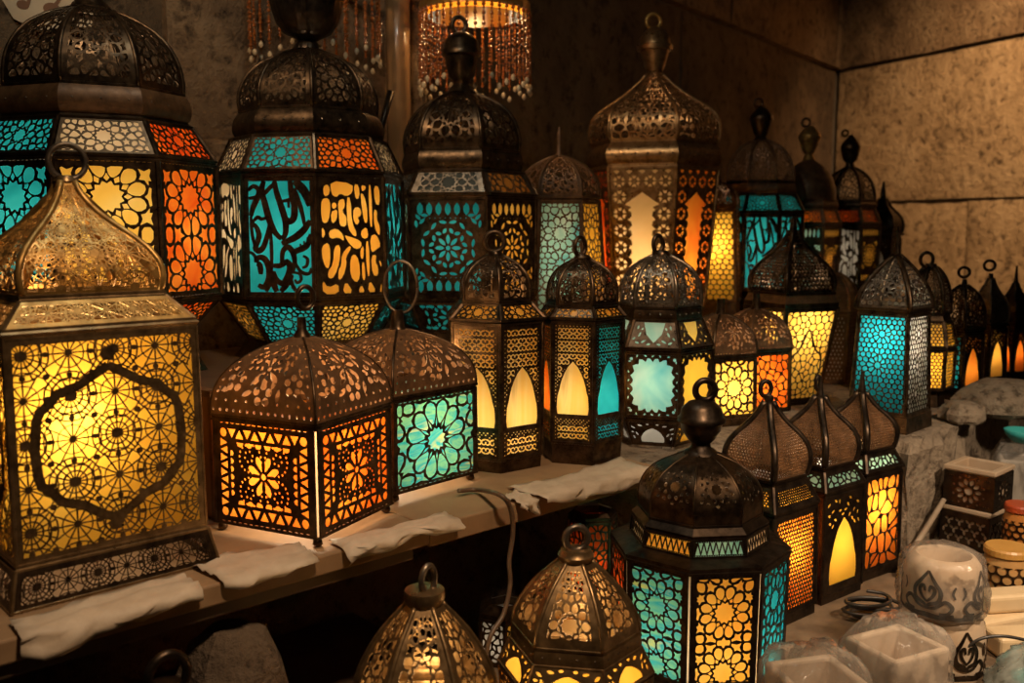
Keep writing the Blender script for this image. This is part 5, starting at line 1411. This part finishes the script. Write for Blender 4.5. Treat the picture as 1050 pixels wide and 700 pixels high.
# cream packages beside
YEL = plain('cream_package', (.62,.46,.26), (.76,.60,.38), .5, 8, .06)
for i, (px, py, D, w, d_, h, z, ang, lb) in enumerate([(1020,655,1.66,.16,.045,.035,LOW,.35,'cream bar-shaped package, lowest of the pile by the table corner'),(1040,640,1.69,.15,.05,.035,LOW+.0355,.15,'cream bar-shaped package on top of the pile by the table corner'),(1052,675,1.58,.14,.06,.04,LOW,.1,'wide cream package at the frame edge beside the cable')]):
    p = at_y(px, py, D); b = MB(); b.box((-w/2,-d_/2,0),(w/2,d_/2,h)); o = b.build('soap_bar_package', YEL); bv = o.modifiers.new('bevel','BEVEL'); bv.width = .008; bv.segments = 3; rot(o, (p.x,p.y,z), ang); tag(o, lb, 'package')
p = at_y(1066, 716, 1.43); g = MB(); wrinkled(g, 0, 0, 0, .075, lambda v: (.085*(1-.5*v*v), .06*(1-.5*v*v)), 51, 48, 12, .005, 2.4)
o = g.build('plastic_bag', clear_plastic('teal_tinted_film', (.62,.66,.60), .8), smooth=True); rot(o, (p.x,p.y,LOW), .2); tag(o, 'crumpled film bag in the nearest corner of the table', 'plastic bag')
tl = MB(); tl.lathe([(.004,.02),(.010,.032),(.022,.034),(.028,.02)], 20, cb=True, ct=True); o = tl.build('teal_dish', TEALB, smooth=True); o.location = (p.x-.012, p.y, LOW+.006); tag(o, 'teal dish inside the crumpled film bag', 'dish')
# cables
BLK = plain('black_cable', (.02,.017,.014), (.04,.033,.027), .4, 10, 0)
def on_t(px, py, z=LOW+.005): q = at_z(px, py, z); return (q.x, q.y, q.z)
cp_ = []
cc = Vector(on_t(893, 632))
for k in range(44):
    a = k*.62; rr = .035+.008*math.sin(k*.9); cp_.append((cc.x+rr*1.3*math.cos(a), cc.y+rr*.8*math.sin(a), LOW+.005+.0009*k))
cable(cp_, .0036, 'cable_coil', 'loose coil of black cable between the lanterns and the wrapped candle holder', BLK)
cable([on_t(985,668,LOW+.05), on_t(1005,655,LOW+.075), on_t(1028,652,LOW+.080), on_t(1052,656,LOW+.082)], .0028, 'cable', 'thin dark cable lying across the cream packages', BLK)
# long stick leaning on the stone ledge, rubble on the ledge
STK = plain('grey_stick', (.24,.18,.12), (.36,.28,.20), .7, 20, .2)
sk = MB(); a_ = at_z(922,588,LOW+.01); b_ = at_y(968,512,2.03); sk.tube([a_, a_.lerp(b_,.33)+Vector((0,0,.004)), a_.lerp(b_,.66), b_], .007, 8, taper=[1,.95,.9,.8]); tag(sk.build('wooden_stick', STK, smooth=True), 'grey stick leaning against the rough stone ledge', 'stick')
def rock(px, py, D, rx, ry, rz, z, seed, label):
    p = at_y(px, py, D); r = random.Random(seed); mb = MB(); rs = []; n = 14
    fac = [r.uniform(.82,1.15) for _ in range(n)]
    for t, f in ((0,.85),(.15,1.0),(.45,1.0),(.75,.86),(.93,.62),(1,.35)):
        rs.append([(rx*f*fac[k]*math.cos(2*PI*k/n)*r.uniform(.93,1.05), ry*f*fac[(k*3) % n]*math.sin(2*PI*k/n)*r.uniform(.93,1.05), rz*t*r.uniform(.95,1.04) if 0 < t < 1 else rz*t) for k in range(n)])
    mb.rings(rs, True, True); o = mb.build('stone_block', S_BENCH if seed == 5 else S_LEDGE); o.location = (p.x,p.y,z); tag(o, label, 'stone')  # rock under the shelf takes the dimmed stone, shade put into colour
rock(1030, 440, 2.30, .13, .10, .085, SHELF-.001, 3, 'broken grey stone on the ledge behind the stacked square holders')
rock(985, 450, 2.20, .05, .05, .05, SHELF-.001, 8, 'small rough stone on the ledge edge behind the square holders')
rock(236, 690, 1.215, .075, .07, .21, LOW, 5, 'rough stone lying in the shade under the near shelf plank')
# engraved dark pot in the lower corner
p = at_y(30, 700, 1.10); pot = MB(); pz = [(0,.045),(.006,.06),(.04,.088),(.07,.097),(.105,.092),(.135,.072),(.15,.06),(.157,.063),(.157,.057),(.14,.054)]
pot.lathe(pz, 40, cb=True, ct=True); o = pot.build('engraved_pot', M['dark']); sharpen(o, 60); o.location = (p.x,p.y,LOW); tag(o, 'dark engraved metal pot below the gold lantern in the corner', 'pot')
eb = MB()
for k in range(18):
    a = 2*PI*k/18; pts = []
    for t in range(9):
        b = a+.12*math.sin(PI*t/8); zz = .052+.040*t/8; pts.append((.0985*math.cos(b), .0985*math.sin(b), zz))
    eb.tube(pts, .0014, 5)
for zz, rr in ((.05,.0945),(.097,.0945)): eb.tube([(rr*math.cos(2*PI*k/40), rr*math.sin(2*PI*k/40), zz) for k in range(40)], .002, 5, closed=True)
eb.build('engraved_band', M['olive'], o)
# book-like boards standing between the gold and the red lantern
for i, (px, D, w, h, mt_, lb) in enumerate([(206,1.47,.05,.205,'rust','brown framed panel standing between the gold and red daisy lanterns')]):
    p = at_y(px, 470, D); b = MB(); b.box((-.006,-w,0),(.006,w,h)); o = b.build('framed_panel', plain('worn_brown_board', (.20,.09,.035), (.32,.16,.07), .55, 8, .1)); rot(o, (p.x,p.y,SHELF), math.radians(48)); tag(o, lb, 'panel')
    f = MB(); t = .007
    f.box((-.009,-w-.002,0),(.009,-w+t,h+.003)); f.box((-.009,w-t,0),(.009,w+.002,h+.003)); f.box((-.009,-w,h-t),(.009,w,h+.003)); f.build('frame', M['rust'], o)

# ------------------------------------------------------------------ light
def point(name, loc, e, col, size, spot=None, tgt=None, blend=.6):
    ld = bpy.data.lights.new(name, 'SPOT' if spot else 'POINT'); ld.energy = e; ld.color = col; ld.shadow_soft_size = size
    o = bpy.data.objects.new(name, ld); COL.objects.link(o); o.location = loc
    if spot:
        ld.spot_size = math.radians(spot); ld.spot_blend = blend
        o.rotation_euler = (Vector(tgt)-Vector(loc)).to_track_quat('-Z','Y').to_euler()
    return o
point('shop_spot_lamp', (2.3,3.7,3.5), 320, (1,.64,.34), .10, 80, (3.0,5.2,2.1), .9)
point('shop_ceiling_lamp', (.35,.35,2.9), 115, (1,.68,.42), .10, 62, (.05,1.45,1.0), .8)
point('shop_strip_lamp', (-.25,1.35,2.75), 9, (.95,1,.88), .07)
point('pier_fill_light', (-.75,1.1,2.7), 26, (1,.70,.42), .08, 70, (-.45,2.5,1.9), .9)  # fill added to brighten the stone pier, no known fixture
point('shop_table_lamp', (1.3,.7,2.3), 130, (1,.74,.50), .08, 55, (1.0,1.75,.85), .8)
w = bpy.data.worlds.new('world'); sc.world = w; w.use_nodes = True
w.node_tree.nodes['Background'].inputs[0].default_value = (1,.72,.48,1); w.node_tree.nodes['Background'].inputs[1].default_value = .006
sc.cycles.max_bounces = 8; sc.cycles.transparent_max_bounces = 16; sc.cycles.sample_clamp_indirect = 2.5; sc.cycles.caustics_reflective = False; sc.cycles.caustics_refractive = False
